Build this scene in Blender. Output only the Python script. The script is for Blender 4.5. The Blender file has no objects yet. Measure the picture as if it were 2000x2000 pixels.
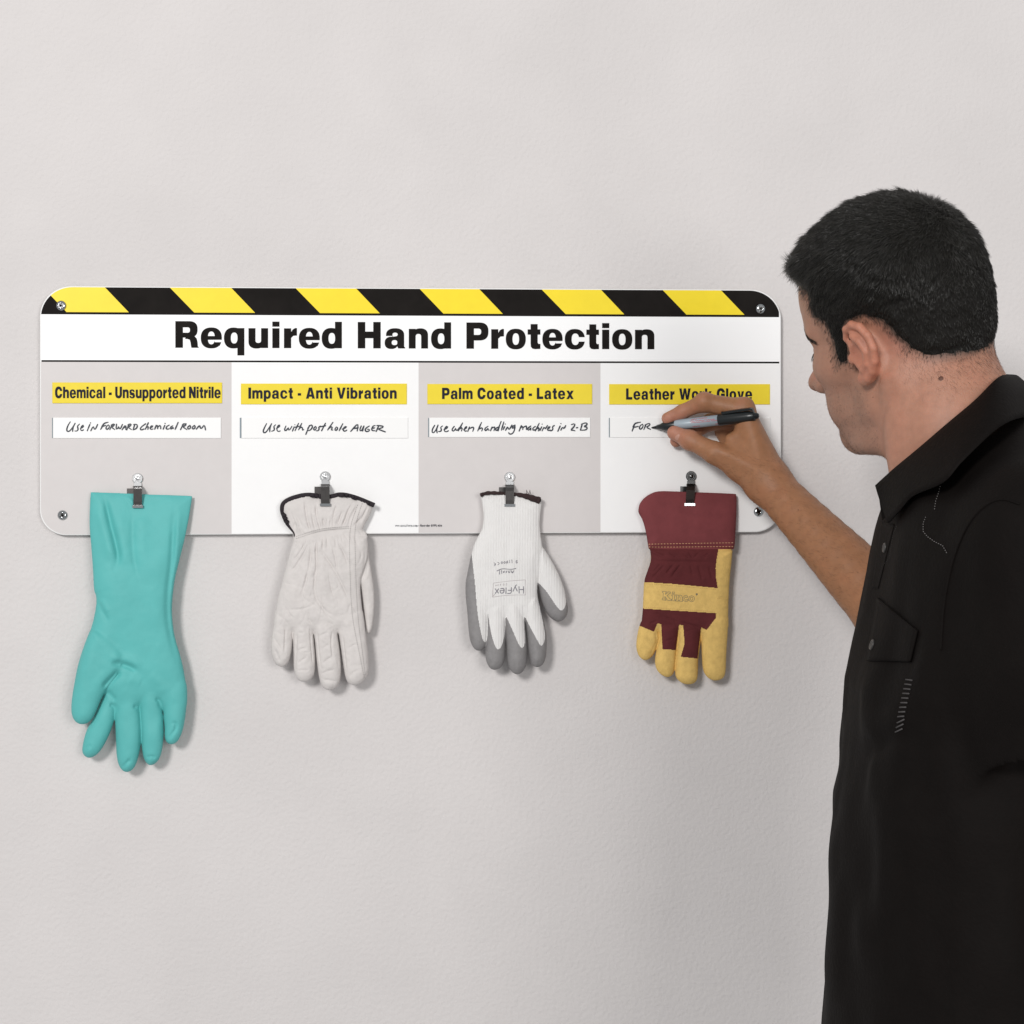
import bpy, math, random
import numpy as np
from mathutils import Vector
from mathutils.geometry import delaunay_2d_cdt
from mathutils.bvhtree import BVHTree

random.seed(7)
RNG = np.random.default_rng(11)
scene = bpy.context.scene
COL = scene.collection

# ------------------------------------------------------------------ camera, world, lights, exposure
D = 2.0                      # camera to wall, metres
TAN = 0.3158                 # half field of view
YAW = math.radians(2.9)
ZC = 1.45
CAM = np.array([-D * math.tan(YAW), -D, ZC])
cam_data = bpy.data.cameras.new('camera')
cam = bpy.data.objects.new('camera', cam_data)
COL.objects.link(cam)
cam.location = CAM
cam.rotation_euler = (math.pi / 2, 0, -YAW)
cam_data.angle = 2 * math.atan(TAN)
cam_data.clip_start = 0.05
cam_data.clip_end = 60
scene.camera = cam

world = bpy.data.worlds.new('World')
scene.world = world
world.use_nodes = True
world.node_tree.nodes['Background'].inputs[0].default_value = (0.97, 0.98, 1.0, 1)
world.node_tree.nodes['Background'].inputs[1].default_value = 0.37


def area_light(name, loc, target, size, power, color):
    ld = bpy.data.lights.new(name, 'AREA')
    ld.shape = 'SQUARE'
    ld.size = size
    ld.energy = power
    ld.color = color
    o = bpy.data.objects.new(name, ld)
    COL.objects.link(o)
    o.location = loc
    d = Vector(target) - Vector(loc)
    o.rotation_euler = d.to_track_quat('-Z', 'Y').to_euler()
    return o


area_light('softbox_key', (-2.0, -4.6, 3.10), (0.0, 0, 1.40), 1.0, 156, (1.0, 0.985, 0.97))
area_light('softbox_fill', (1.9, -4.8, 1.95), (0.1, 0, 1.40), 1.9, 68, (1.0, 0.985, 0.97))

scene.view_settings.view_transform = 'Standard'
scene.view_settings.look = 'None'
scene.view_settings.exposure = 0.0
scene.view_settings.gamma = 1.0
scene.view_settings.use_curve_mapping = False

SPX = D * TAN / 1000         # metres per photo pixel (2000 wide) at the wall


def P(px, py, d):
    """point at distance d in front of the wall that stands at (px, py) of the 2000 px photograph"""
    px = np.asarray(px, float); py = np.asarray(py, float); d = np.asarray(d, float)
    a = (px - 1000) / 1000 * TAN
    b = (1000 - py) / 1000 * TAN
    dx = math.sin(YAW) + a * math.cos(YAW)
    dy = math.cos(YAW) - a * math.sin(YAW)
    s = (D - d) / dy
    return np.stack(np.broadcast_arrays(CAM[0] + s * dx, CAM[1] + s * dy, CAM[2] + s * b), -1)


def unP(p):
    q = np.asarray(p, float) - CAM
    f = q[..., 0] * math.sin(YAW) + q[..., 1] * math.cos(YAW)
    r = q[..., 0] * math.cos(YAW) - q[..., 1] * math.sin(YAW)
    return 1000 + r / f / TAN * 1000, 1000 - q[..., 2] / f / TAN * 1000


# ------------------------------------------------------------------ materials
def mat(name, color, rough=0.6, metal=0.0, spec=0.5, var=0.0, var_scale=40.0, bump=0.0, bump_scale=200.0,
        bump_detail=4.0, stretch=None, attr=None, sss=0.0, sheen=0.0, coat=0.0, wave=None):
    m = bpy.data.materials.new(name)
    m.use_nodes = True
    nt = m.node_tree
    b = nt.nodes['Principled BSDF']
    L = nt.links.new
    c = (color[0], color[1], color[2], 1)
    b.inputs['Base Color'].default_value = c
    b.inputs['Roughness'].default_value = rough
    b.inputs['Metallic'].default_value = metal
    b.inputs['Specular IOR Level'].default_value = spec
    if sss:
        b.inputs['Subsurface Weight'].default_value = sss
        b.inputs['Subsurface Radius'].default_value = (0.009, 0.0035, 0.0018)
        b.inputs['Subsurface Scale'].default_value = 1.0
    if sheen:
        b.inputs['Sheen Weight'].default_value = sheen
        b.inputs['Sheen Roughness'].default_value = 0.5
    if coat:
        b.inputs['Coat Weight'].default_value = coat
        b.inputs['Coat Roughness'].default_value = 0.15
    geo = nt.nodes.new('ShaderNodeNewGeometry')
    vec = geo.outputs['Position']
    if stretch:
        mp = nt.nodes.new('ShaderNodeMapping')
        mp.inputs['Scale'].default_value = stretch
        L(vec, mp.inputs['Vector'])
        vec = mp.outputs['Vector']
    src = None
    if attr:
        at = nt.nodes.new('ShaderNodeAttribute')
        at.attribute_name = attr
        src = at.outputs['Color']
    if var:
        n = nt.nodes.new('ShaderNodeTexNoise')
        n.inputs['Scale'].default_value = var_scale
        n.inputs['Detail'].default_value = 5
        n.inputs['Roughness'].default_value = 0.6
        L(vec, n.inputs['Vector'])
        mr = nt.nodes.new('ShaderNodeMapRange')
        mr.inputs['From Min'].default_value = 0.25
        mr.inputs['From Max'].default_value = 0.75
        mr.inputs['To Min'].default_value = 1 - var
        mr.inputs['To Max'].default_value = 1 + var
        L(n.outputs['Fac'], mr.inputs['Value'])
        mx = nt.nodes.new('ShaderNodeVectorMath')
        mx.operation = 'SCALE'
        if src is not None:
            L(src, mx.inputs[0])
        else:
            mx.inputs[0].default_value = color[:3]
        L(mr.outputs['Result'], mx.inputs['Scale'])
        src = mx.outputs['Vector']
    if src is not None:
        L(src, b.inputs['Base Color'])
    if bump:
        n = nt.nodes.new('ShaderNodeTexNoise')
        n.inputs['Scale'].default_value = bump_scale
        n.inputs['Detail'].default_value = bump_detail
        L(vec, n.inputs['Vector'])
        h = n.outputs['Fac']
        if wave:
            w = nt.nodes.new('ShaderNodeTexWave')
            w.bands_direction = 'X'
            w.inputs['Scale'].default_value = wave
            w.inputs['Distortion'].default_value = 1.0
            L(geo.outputs['Position'], w.inputs['Vector'])
            ad = nt.nodes.new('ShaderNodeMath')
            ad.operation = 'ADD'
            L(h, ad.inputs[0]); L(w.outputs['Fac'], ad.inputs[1])
            h = ad.outputs[0]
        bp = nt.nodes.new('ShaderNodeBump')
        bp.inputs['Strength'].default_value = 1.0
        bp.inputs['Distance'].default_value = bump
        L(h, bp.inputs['Height'])
        L(bp.outputs['Normal'], b.inputs['Normal'])
    return m


# ------------------------------------------------------------------ mesh helpers
ORG = {}


def empty(name, loc, label, cat, group=None):
    o = bpy.data.objects.new(name, None)
    o.empty_display_size = 0.02
    COL.objects.link(o)
    o.location = loc
    ORG[o.name] = np.array(loc, float)
    o['label'] = label
    o['category'] = cat
    if group:
        o['group'] = group
    return o


def mk(name, V, F, m, parent=None, smooth=True, matidx=None, label=None, color=None, kind=None):
    V = np.asarray(V, np.float64)
    o_loc = np.zeros(3)
    if parent is not None:
        o_loc = ORG[parent.name]
        V = V - o_loc
    me = bpy.data.meshes.new(name)
    if isinstance(F, np.ndarray):
        n, k = F.shape
        me.vertices.add(len(V))
        me.vertices.foreach_set('co', np.ascontiguousarray(V, np.float32).ravel())
        me.loops.add(n * k)
        me.loops.foreach_set('vertex_index', np.ascontiguousarray(F, np.int32).ravel())
        me.polygons.add(n)
        me.polygons.foreach_set('loop_start', np.arange(0, n * k, k, dtype=np.int32))
        me.polygons.foreach_set('loop_total', np.full(n, k, np.int32))
        me.update(calc_edges=True)
    else:
        me.from_pydata([tuple(v) for v in V], [], [tuple(f) for f in F])
    for x in (m if isinstance(m, (list, tuple)) else [m]):
        me.materials.append(x)
    if matidx is not None:
        me.polygons.foreach_set('material_index', np.asarray(matidx, np.int32))
    me.polygons.foreach_set('use_smooth', np.full(len(me.polygons), bool(smooth)))
    if color is not None:
        ca = me.color_attributes.new('tone', 'FLOAT_COLOR', 'POINT')
        c4 = np.ones((len(V), 4), np.float32)
        c4[:, :3] = color
        ca.data.foreach_set('color', c4.ravel())
    me.validate()
    o = bpy.data.objects.new(name, me)
    COL.objects.link(o)
    ORG[o.name] = o_loc          # a sub-part hangs on a part whose own offset is its parent's place
    if parent is not None:
        o.parent = parent
    if label:
        o['label'] = label
    if kind:
        o['kind'] = kind
    return o


class MB:
    """collects simple shapes in world space into one mesh"""
    def __init__(self):
        self.v = []; self.f = []; self.mi = []

    def add(self, V, F, mi=0):
        n = len(self.v)
        self.v += [tuple(map(float, p)) for p in V]
        self.f += [tuple(int(i) + n for i in f) for f in F]
        self.mi += [mi] * len(F)

    def lathe(self, o, axis, prof, seg=24, mi=0, caps=True):
        """prof: (distance along axis, radius)"""
        o = np.asarray(o, float); a = np.asarray(axis, float); a = a / np.linalg.norm(a)
        t = np.array([0, 0, 1.0]) if abs(a[2]) < 0.9 else np.array([1.0, 0, 0])
        u = np.cross(a, t); u /= np.linalg.norm(u); w = np.cross(a, u)
        V = []; F = []
        for s, r in prof:
            for k in range(seg):
                q = 2 * math.pi * k / seg
                V.append(o + a * s + (u * math.cos(q) + w * math.sin(q)) * r)
        for i in range(len(prof) - 1):
            for k in range(seg):
                F.append((i * seg + k, i * seg + (k + 1) % seg, (i + 1) * seg + (k + 1) % seg, (i + 1) * seg + k))
        if caps:
            F.append(tuple(range(seg))[::-1])
            F.append(tuple((len(prof) - 1) * seg + k for k in range(seg)))
        self.add(V, F, mi)

    def tube(self, pts, rad, seg=8, mi=0, flat=1.0, up=None):
        pts = np.asarray(pts, float); n = len(pts)
        rad = np.broadcast_to(np.asarray(rad, float), (n,))
        tg = np.gradient(pts, axis=0); tg /= np.linalg.norm(tg, axis=1)[:, None] + 1e-12
        ref = np.array([0, -1.0, 0]) if up is None else np.asarray(up, float)
        V = []; F = []
        for i in range(n):
            a = np.cross(tg[i], ref); a /= np.linalg.norm(a) + 1e-9
            b = np.cross(a, tg[i])
            for k in range(seg):
                q = 2 * math.pi * k / seg
                V.append(pts[i] + (a * math.cos(q) + b * math.sin(q) * flat) * rad[i])
        for i in range(n - 1):
            for k in range(seg):
                F.append((i * seg + k, i * seg + (k + 1) % seg, (i + 1) * seg + (k + 1) % seg, (i + 1) * seg + k))
        F.append(tuple(range(seg))[::-1])
        F.append(tuple((n - 1) * seg + k for k in range(seg)))
        self.add(V, F, mi)

    def prism(self, poly_front, back_off, mi=0, bevel=None):
        """extrude an outline (n,3) along back_off"""
        a = np.asarray(poly_front, float); n = len(a); b = a + np.asarray(back_off, float)
        F = [tuple(range(n)), tuple(range(2 * n - 1, n - 1, -1))]
        F += [(i, i + n, (i + 1) % n + n, (i + 1) % n) for i in range(n)]
        self.add(np.vstack([a, b]), F, mi)

    def build(self, name, m, parent=None, smooth=False, label=None):
        return mk(name, np.array(self.v), self.f, m, parent, smooth, self.mi if len(set(self.mi)) > 1 else None, label)


def chaikin(p, n=2, closed=True):
    p = np.asarray(p, float)
    for _ in range(n):
        if closed:
            q = np.roll(p, -1, 0)
            p = np.stack([0.75 * p + 0.25 * q, 0.25 * p + 0.75 * q], 1).reshape(-1, p.shape[1])
        else:
            a, b = p[:-1], p[1:]
            m = np.stack([0.75 * a + 0.25 * b, 0.25 * a + 0.75 * b], 1).reshape(-1, p.shape[1])
            p = np.vstack([p[:1], m, p[-1:]])
    return p


def resample(p, step):
    p = np.asarray(p, float)
    s = np.r_[0, np.cumsum(np.linalg.norm(np.diff(p, axis=0), axis=1))]
    n = max(2, int(round(s[-1] / step)) + 1)
    t = np.linspace(0, s[-1], n)
    return np.stack([np.interp(t, s, p[:, i]) for i in range(p.shape[1])], 1)


def inside_poly(pts, poly):
    x, y = pts[:, 0], pts[:, 1]
    r = np.zeros(len(pts), bool)
    j = len(poly) - 1
    for i in range(len(poly)):
        xi, yi = poly[i]; xj, yj = poly[j]
        if yi != yj:
            c = ((yi > y) != (yj > y)) & (x < (xj - xi) * (y - yi) / (yj - yi) + xi)
            r ^= c
        j = i
    return r


def seg_dist(pts, poly, closed=True):
    d = np.full(len(pts), 1e9)
    n = len(poly)
    for i in range(n if closed else n - 1):
        a = poly[i]; b = poly[(i + 1) % n]
        ab = b - a; l2 = ab @ ab + 1e-12
        t = np.clip(((pts - a) @ ab) / l2, 0, 1)
        q = pts - a - t[:, None] * ab
        d = np.minimum(d, q[:, 0] ** 2 + q[:, 1] ** 2)
    return np.sqrt(d)


def poly_sd(pts, poly):
    poly = np.asarray(poly, float)
    d = seg_dist(pts, poly)
    return np.where(inside_poly(pts, poly), d, -d)


def flat_bool(ops):
    """ops: list of (+1/-1, polygon (n,2)); boolean shape as triangles, in the polygons' own plane"""
    vs = []; es = []
    for s, p in ops:
        n = len(vs); k = len(p)
        vs += [Vector((float(a), float(b))) for a, b in p]
        es += [(n + i, n + (i + 1) % k) for i in range(k)]
    r = delaunay_2d_cdt(vs, es, [], 0, 1e-6)
    V = np.array([(v[0], v[1]) for v in r[0]])
    T = np.array([t for t in r[2] if len(t) == 3], int)
    c = V[T].mean(1)
    keep = np.zeros(len(T), bool)
    for s, p in ops:
        m = inside_poly(c, np.asarray(p, float))
        keep = (keep | m) if s > 0 else (keep & ~m)
    T = T[keep]
    u, inv = np.unique(T, return_inverse=True)
    return V[u], inv.reshape(T.shape)


def ribbon_polys(line, w0, taper=0.75, smooth=2):
    """outline of a pen stroke of width w0 along a polyline, as overlapping convex polygons"""
    p = np.asarray(line, float)
    if len(p) == 1:
        p = np.vstack([p, p + [0.3, 0.3]])
    if len(p) > 2:
        p = chaikin(p, smooth, False)
    p = resample(p, max(w0 * 0.9, 0.6))
    n = len(p)
    t = np.linspace(0, 1, n)
    w = w0 / 2 * (taper + (1 - taper) * np.sin(np.pi * np.clip(t * 0.9 + 0.05, 0, 1)) + 0.12 * np.sin(7 * t + p[0, 0]))
    tg = np.gradient(p, axis=0); tg /= np.linalg.norm(tg, axis=1)[:, None] + 1e-9
    nn = np.stack([-tg[:, 1], tg[:, 0]], 1)
    out = []
    for i in range(n - 1):
        out.append(np.array([p[i] + nn[i] * w[i], p[i + 1] + nn[i + 1] * w[i + 1], p[i + 1] - nn[i + 1] * w[i + 1], p[i] - nn[i] * w[i]]))
    for i in ([0, n - 1] if n > 2 else [0]):
        q = np.linspace(0, 2 * np.pi, 9)[:-1]
        out.append(p[i] + w[i] * np.stack([np.cos(q), np.sin(q)], 1))
    return out


# ------------------------------------------------------------------ implicit surfaces
CORN = np.array([[i, j, k] for i in (0, 1) for j in (0, 1) for k in (0, 1)])
CEDGE = [(a, b) for a in range(8) for b in range(8) if a < b and np.abs(CORN[a] - CORN[b]).sum() == 1]


def _cells(v):
    """v (B,n,n,n) samples -> mixed cells (b,i,j,k) and their vertex (fraction of a cell)"""
    s = v < 0
    c = s[:, :-1, :-1, :-1].astype(np.int8)
    tot = np.zeros_like(c)
    for i, j, k in CORN:
        tot += s[:, i:s.shape[1] - 1 + i, j:s.shape[2] - 1 + j, k:s.shape[3] - 1 + k]
    idx = np.argwhere((tot > 0) & (tot < 8))
    if len(idx) == 0:
        return idx, np.zeros((0, 3))
    cv = np.stack([v[idx[:, 0], idx[:, 1] + i, idx[:, 2] + j, idx[:, 3] + k] for i, j, k in CORN], 1)
    acc = np.zeros((len(idx), 3)); cnt = np.zeros(len(idx))
    for a, b in CEDGE:
        va, vb = cv[:, a], cv[:, b]
        m = (va < 0) != (vb < 0)
        t = np.where(m, va / np.where(m, va - vb, 1), 0)
        q = CORN[a] + t[:, None] * (CORN[b] - CORN[a])
        acc += np.where(m[:, None], q, 0); cnt += m
    return idx, acc / cnt[:, None]


def _quads(v, base, dims):
    """sign-change edges owned by each block -> four cell keys"""
    s = v < 0
    n1, n2, n3 = s.shape[1] - 1, s.shape[2] - 1, s.shape[3] - 1
    NX, NY, NZ = dims
    out = []
    for ax in range(3):
        sl0 = s[:, :n1, :n2, :n3]
        sl1 = s[:, 1:, :n2, :n3] if ax == 0 else s[:, :n1, 1:, :n3] if ax == 1 else s[:, :n1, :n2, 1:]
        e = np.argwhere(sl0 != sl1)
        if len(e) == 0:
            continue
        ins = sl0[e[:, 0], e[:, 1], e[:, 2], e[:, 3]]
        g = e[:, 1:] + base[e[:, 0]]
        u, w = (ax + 1) % 3, (ax + 2) % 3
        ok = (g[:, u] > 0) & (g[:, w] > 0)
        g = g[ok]; ins = ins[ok]
        du = np.zeros(3, int); du[u] = 1
        dw = np.zeros(3, int); dw[w] = 1
        q = np.stack([g - du - dw, g - dw, g, g - du], 1)
        q[~ins] = q[~ins][:, ::-1]
        out.append(q[..., 0] + NX * (q[..., 1] + NY * q[..., 2]))
    return np.concatenate(out) if out else np.zeros((0, 4), int)


def nets_dense(vals, lo, h):
    base = np.zeros((1, 3), int)
    dims = vals.shape
    idx, fr = _cells(vals[None])
    keys = idx[:, 1] + dims[0] * (idx[:, 2] + dims[1] * idx[:, 3])
    V = np.asarray(lo) + (idx[:, 1:] + fr) * np.asarray(h)
    q = _quads(vals[None], base, dims)
    return _join(keys, V, q)


def _join(keys, V, q):
    o = np.argsort(keys); keys = keys[o]; V = V[o]
    p = np.searchsorted(keys, q)
    p = np.clip(p, 0, len(keys) - 1)
    ok = (keys[p] == q).all(1)
    return V, p[ok]


def nets_sparse(f, lo, hi, h, slop=0.03, B=12):
    lo = np.asarray(lo, float); hi = np.asarray(hi, float)
    nb = np.ceil((hi - lo) / (B * h)).astype(int)
    dims = nb * B + 2
    ii = np.stack(np.meshgrid(*[np.arange(n) for n in nb], indexing='ij'), -1).reshape(-1, 3)
    cen = lo + (ii + 0.5) * B * h
    fv = f(cen)
    ii = ii[np.abs(fv) < B * h * 0.87 + slop]
    g = np.stack(np.meshgrid(*[np.arange(B + 1)] * 3, indexing='ij'), -1).reshape(-1, 3)
    K = []; VV = []; Q = []
    for a in range(0, len(ii), 24):
        base = ii[a:a + 24] * B
        pts = lo + (base[:, None, :] + g[None]) * h
        v = f(pts.reshape(-1, 3)).reshape(len(base), B + 1, B + 1, B + 1)
        idx, fr = _cells(v)
        if len(idx) == 0:
            continue
        gi = idx[:, 1:] + base[idx[:, 0]]
        K.append(gi[:, 0] + dims[0] * (gi[:, 1] + dims[1] * gi[:, 2]))
        VV.append(lo + (gi + fr) * h)
        Q.append(_quads(v, base, dims))
    return _join(np.concatenate(K), np.concatenate(VV), np.concatenate(Q))


def smin(a, b, k):
    h = np.maximum(k - np.abs(a - b), 0) / k
    return np.minimum(a, b) - h * h * k * 0.25


def smax(a, b, k):
    return -smin(-a, -b, k)


def ell(p, c, r):
    q = (p - np.asarray(c)) / np.asarray(r)
    k0 = np.sqrt((q * q).sum(-1)) + 1e-9
    q2 = q / np.asarray(r)
    return k0 * (k0 - 1) / (np.sqrt((q2 * q2).sum(-1)) + 1e-9)


def cap(p, a, b, ra, rb):
    a = np.asarray(a, float); ba = np.asarray(b, float) - a
    pa = p - a
    h = np.clip((pa @ ba) / (ba @ ba), 0, 1)
    q = pa - h[:, None] * ba
    return np.sqrt((q * q).sum(-1)) - (ra + (rb - ra) * h)


def chain(p, pts, rad, k=0.004):
    d = None
    for i in range(len(pts) - 1):
        e = cap(p, pts[i], pts[i + 1], rad[i], rad[i + 1])
        d = e if d is None else smin(d, e, k)
    return d


def hash_noise(p, scale, seed=0):
    """smooth value noise on (N,3) points"""
    q = p * scale + seed * 17.31
    i = np.floor(q).astype(np.int64); f = q - i
    f = f * f * (3 - 2 * f)
    r = 0
    for c in CORN:
        j = i + c
        n = (j[:, 0] * 374761393 + j[:, 1] * 668265263 + j[:, 2] * 2147483647) & 0xffffffff
        n = ((n ^ (n >> 13)) * 1274126177) & 0xffffffff
        val = ((n ^ (n >> 16)) & 0xffff) / 65535.0
        w = np.prod(np.where(c, f, 1 - f), 1)
        r = r + val * w
    return r - 0.5


def bvh_of(V, F):
    return BVHTree.FromPolygons([tuple(v) for v in V], [tuple(int(i) for i in f) for f in F])


def cast(bvh, px, py, lift=0.0):
    d = Vector(P(px, py, 0.0) - CAM).normalized()
    loc, nor, _, _ = bvh.ray_cast(Vector(CAM), d, 6.0)
    if loc is None:
        return None, None
    if nor.dot(d) > 0:
        nor = -nor
    return np.array(loc) + np.array(nor) * lift, np.array(nor)
# ------------------------------------------------------------------ palette
M = {}
M['wall'] = mat('wall_plaster', (0.665, 0.635, 0.625), rough=0.9, spec=0.2, var=0.06, var_scale=3.2, bump=0.0011, bump_scale=190, bump_detail=6)
M['white_plastic'] = mat('white_plastic', (0.90, 0.895, 0.885), rough=0.35, spec=0.4)
M['banner'] = mat('banner_white', (0.95, 0.95, 0.95), rough=0.4, spec=0.4)
M['black_print'] = mat('black_print', (0.013, 0.011, 0.010), rough=0.6, spec=0.05, var=0.3, var_scale=30)
M['yellow_print'] = mat('yellow_print', (0.93, 0.72, 0.02), rough=0.4, spec=0.3, var=0.03, var_scale=60)
M['plate_yellow'] = mat('plate_yellow', (0.84, 0.66, 0.03), rough=0.45, spec=0.3, var=0.03, var_scale=80)
M['grey_print'] = mat('grey_print', (0.645, 0.61, 0.60), rough=0.45, spec=0.3, var=0.02, var_scale=60)
M['pale_print'] = mat('pale_print', (0.90, 0.895, 0.89), rough=0.45, spec=0.3, var=0.01, var_scale=60)
M['ink'] = mat('navy_ink', (0.008, 0.008, 0.022), rough=0.6, spec=0.2)
M['pen_ink'] = mat('pen_ink', (0.008, 0.014, 0.028), rough=0.45)
M['strip_edge'] = mat('strip_edge', (0.22, 0.27, 0.30), rough=0.5)
M['chrome'] = mat('chrome', (0.50, 0.52, 0.53), rough=0.16, metal=1.0)
M['bright_chrome'] = mat('bright_chrome', (0.86, 0.86, 0.86), rough=0.22, metal=1.0)
M['dark_steel'] = mat('dark_steel', (0.10, 0.10, 0.10), rough=0.3, metal=1.0)
M['steel'] = mat('steel', (0.15, 0.14, 0.135), rough=0.25, metal=1.0, var=0.1, var_scale=300)
M['black_steel'] = mat('black_steel', (0.045, 0.035, 0.032), rough=0.3, metal=0.9)

# ------------------------------------------------------------------ wall: gently trowelled plaster sheet with thickness
nx, nz = 180, 150
gx, gz = np.meshgrid(np.linspace(-2.4, 2.4, nx), np.linspace(-0.4, 3.4, nz), indexing='ij')
pts = np.stack([gx.ravel(), np.zeros(nx * nz), gz.ravel()], 1)
rel = (hash_noise(pts * [1, 1, 0.8], 4.0, 1) * 0.0012 + hash_noise(pts, 13.0, 2) * 0.0005)
pts[:, 1] = rel - 0.0006
ii = np.arange(nx * nz).reshape(nx, nz)
wf = np.stack([ii[:-1, :-1], ii[1:, :-1], ii[1:, 1:], ii[:-1, 1:]], -1).reshape(-1, 4)
wall = mk('wall', pts, wf, M['wall'], kind='structure')
wall['label'] = 'pale grey roughly plastered wall behind everything'
mb = MB()
for x0, x1, z0, z1 in [(-2.4, 2.4, -0.4, 3.4)]:
    mb.prism([(x0, 0.004, z0), (x1, 0.004, z0), (x1, 0.004, z1), (x0, 0.004, z1)], (0, 0.15, 0))
core = mb.build('wall_core', M['wall'], wall)

# ------------------------------------------------------------------ sign board
DS = 0.0100          # front of the board in front of the wall
TL, TR, BL, BR = (77.8, 558.9), (1525.3, 566.2), (79.4, 1045.6), (1525.3, 1039.2)
pc = P([TL[0], TR[0], BL[0], BR[0]], [TL[1], TR[1], BL[1], BR[1]], DS)
sign = empty('sign_board', ((pc[:, 0].mean()), -DS, pc[:, 2].mean()),
             'long white glove station board with yellow and black striped header, screwed to the wall', 'sign')


def ypx(x, v):
    """photo row on the board at column x, v from 0 (top edge) to 1 (bottom edge)"""
    u = (x - 78.5) / (1525.3 - 78.5)
    t = TL[1] + (TR[1] - TL[1]) * u
    b = BL[1] + (BR[1] - BL[1]) * u
    return t + (b - t) * v


def board(poly, d):
    poly = np.asarray(poly, float)
    return P(poly[:, 0], poly[:, 1], d)


def rounded(inset=0.0, R=(76, 76, 76, 76)):
    pts = []
    x0, x1 = 78.3 + inset, 1525.3 - inset
    for cx, vx, sx, sy, r in ((x0, 0, 1, 1, 62), (x1, 0, -1, 1, 60), (x1, 1, -1, -1, 52), (x0, 1, 1, -1, 52)):
        q = []
        for k in range(17):
            a = math.pi / 2 * k / 16
            # superellipse-like corner
            ex, ey = r * (1 - math.cos(a)), r * (1 - math.sin(a)) * 0.95
            x = cx + sx * ex
            y = ypx(x, vx) + sy * (ey + inset)
            q.append((x, y))
        if (sx > 0) == (sy > 0):
            pts += q
        else:
            pts += q[::-1]
    return np.array(pts)


def clip_rect(poly, x0, y0, x1, y1):
    return poly


outline = rounded(0)
mb = MB()
back = board(outline, 0.0060); front = board(outline, DS)
n = len(outline)
inner = board(rounded(1.1), DS + 0.0004)
V = np.vstack([back, board(outline, DS - 0.0003), inner])
F = [tuple(range(n))[::-1]]
for i in range(n):
    j = (i + 1) % n
    F += [(i, j, n + j, n + i), (n + i, n + j, 2 * n + j, 2 * n + i)]
F.append(tuple(2 * n + i for i in range(n)))
mb.add(V, F)
panel = mb.build('panel', M['white_plastic'], sign)
DP = DS + 0.0006


def printed(name, ops, m, d, parent, label=None):
    V, T = flat_bool(ops)
    return mk(name, P(V[:, 0], V[:, 1], d), T, m, parent, False, label=label)


def clip_to(ops, clip):
    """keep only what lies inside clip"""
    big = np.array([(-500, -500), (2500, -500), (2500, 2500), (-500, 2500)], float)
    hole = [(1, big)]
    V, T = flat_bool([(1, big), (-1, clip)])
    return ops, V, T


def printed_in(name, polys, m, d, parent, clip):
    """union of polys, cut by the outline clip"""
    vs = []; es = []
    for p in list(polys) + [clip]:
        nn = len(vs); k = len(p)
        vs += [Vector((float(a), float(b))) for a, b in p]
        es += [(nn + i, nn + (i + 1) % k) for i in range(k)]
    r = delaunay_2d_cdt(vs, es, [], 0, 1e-6)
    V = np.array([(v[0], v[1]) for v in r[0]]); T = np.array([t for t in r[2] if len(t) == 3], int)
    c = V[T].mean(1)
    keep = np.zeros(len(T), bool)
    for p in polys:
        keep |= inside_poly(c, np.asarray(p, float))
    keep &= inside_poly(c, np.asarray(clip, float))
    T = T[keep]
    u, inv = np.unique(T, return_inverse=True)
    return mk(name, P(V[u][:, 0], V[u][:, 1], d), inv.reshape(T.shape), m, parent, False)


clip_o = rounded(1.6)
xs = np.linspace(60, 1540, 30)


def band(x0, x1, v0, v1):
    xx = np.linspace(x0, x1, 12)
    return np.array([(x, ypx(x, v0)) for x in xx] + [(x, ypx(x, v1)) for x in xx[::-1]])


header = printed_in('striped_header', [band(60, 1521.5, -0.1, 0.1128)], M['black_print'], DP, sign, clip_o)
stripes = []
for tl, tr, br, bl in ((82, 203.6, 251.5, 129.9), (330.6, 450.5, 498.2, 379.4), (576.2, 694.5, 741.8, 624.9),
                       (818.6, 935, 982, 866), (1056.7, 1172.7, 1219.2, 1104.9), (1293.3, 1407.2, 1454.1, 1340.6)):
    k = 0.0075 / 0.1035
    stripes.append(np.array([(tl - 4, ypx(tl, -0.008)), (tr - 4, ypx(tr, -0.008)), (br, ypx(br, 0.1035)), (bl, ypx(bl, 0.1035))]))
printed_in('yellow_stripe', stripes, M['yellow_print'], DP + 0.0003, header, clip_o)
printed_in('title_banner', [band(60, 1540, 0.1128, 0.2965)], M['banner'], DP, sign, clip_o)
printed_in('rule_line', [band(81, 1522, 0.2965, 0.3038)], M['black_print'], DP, sign, clip_o)
cols = [60, 452.3, 817.5, 1172.8, 1540]
for k in range(4):
    printed_in('column_print', [band(cols[k], cols[k + 1], 0.3038, 1.1)],
               M['grey_print'] if k in (0, 2) else M['pale_print'], DP, sign, clip_o)['label'] = \
        'light grey column of the board' if k in (0, 2) else 'white column of the board'

# ------------------------------------------------------------------ lettering (own outlines; cap height 100, x height 75)
def R_(x0, y0, x1, y1):
    return np.array([(x0, y0), (x1, y0), (x1, y1), (x0, y1)], float)


def E_(cx, cy, rx, ry, n=2.35, a0=0, a1=360, k=40):
    t = np.radians(np.linspace(a0, a1, k, endpoint=(a1 - a0) < 360))
    c, s = np.cos(t), np.sin(t)
    return np.stack([cx + rx * np.sign(c) * np.abs(c) ** (2 / n), cy + ry * np.sign(s) * np.abs(s) ** (2 / n)], 1)


def Q_(*a):
    return np.array(a, float).reshape(-1, 2)


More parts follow.
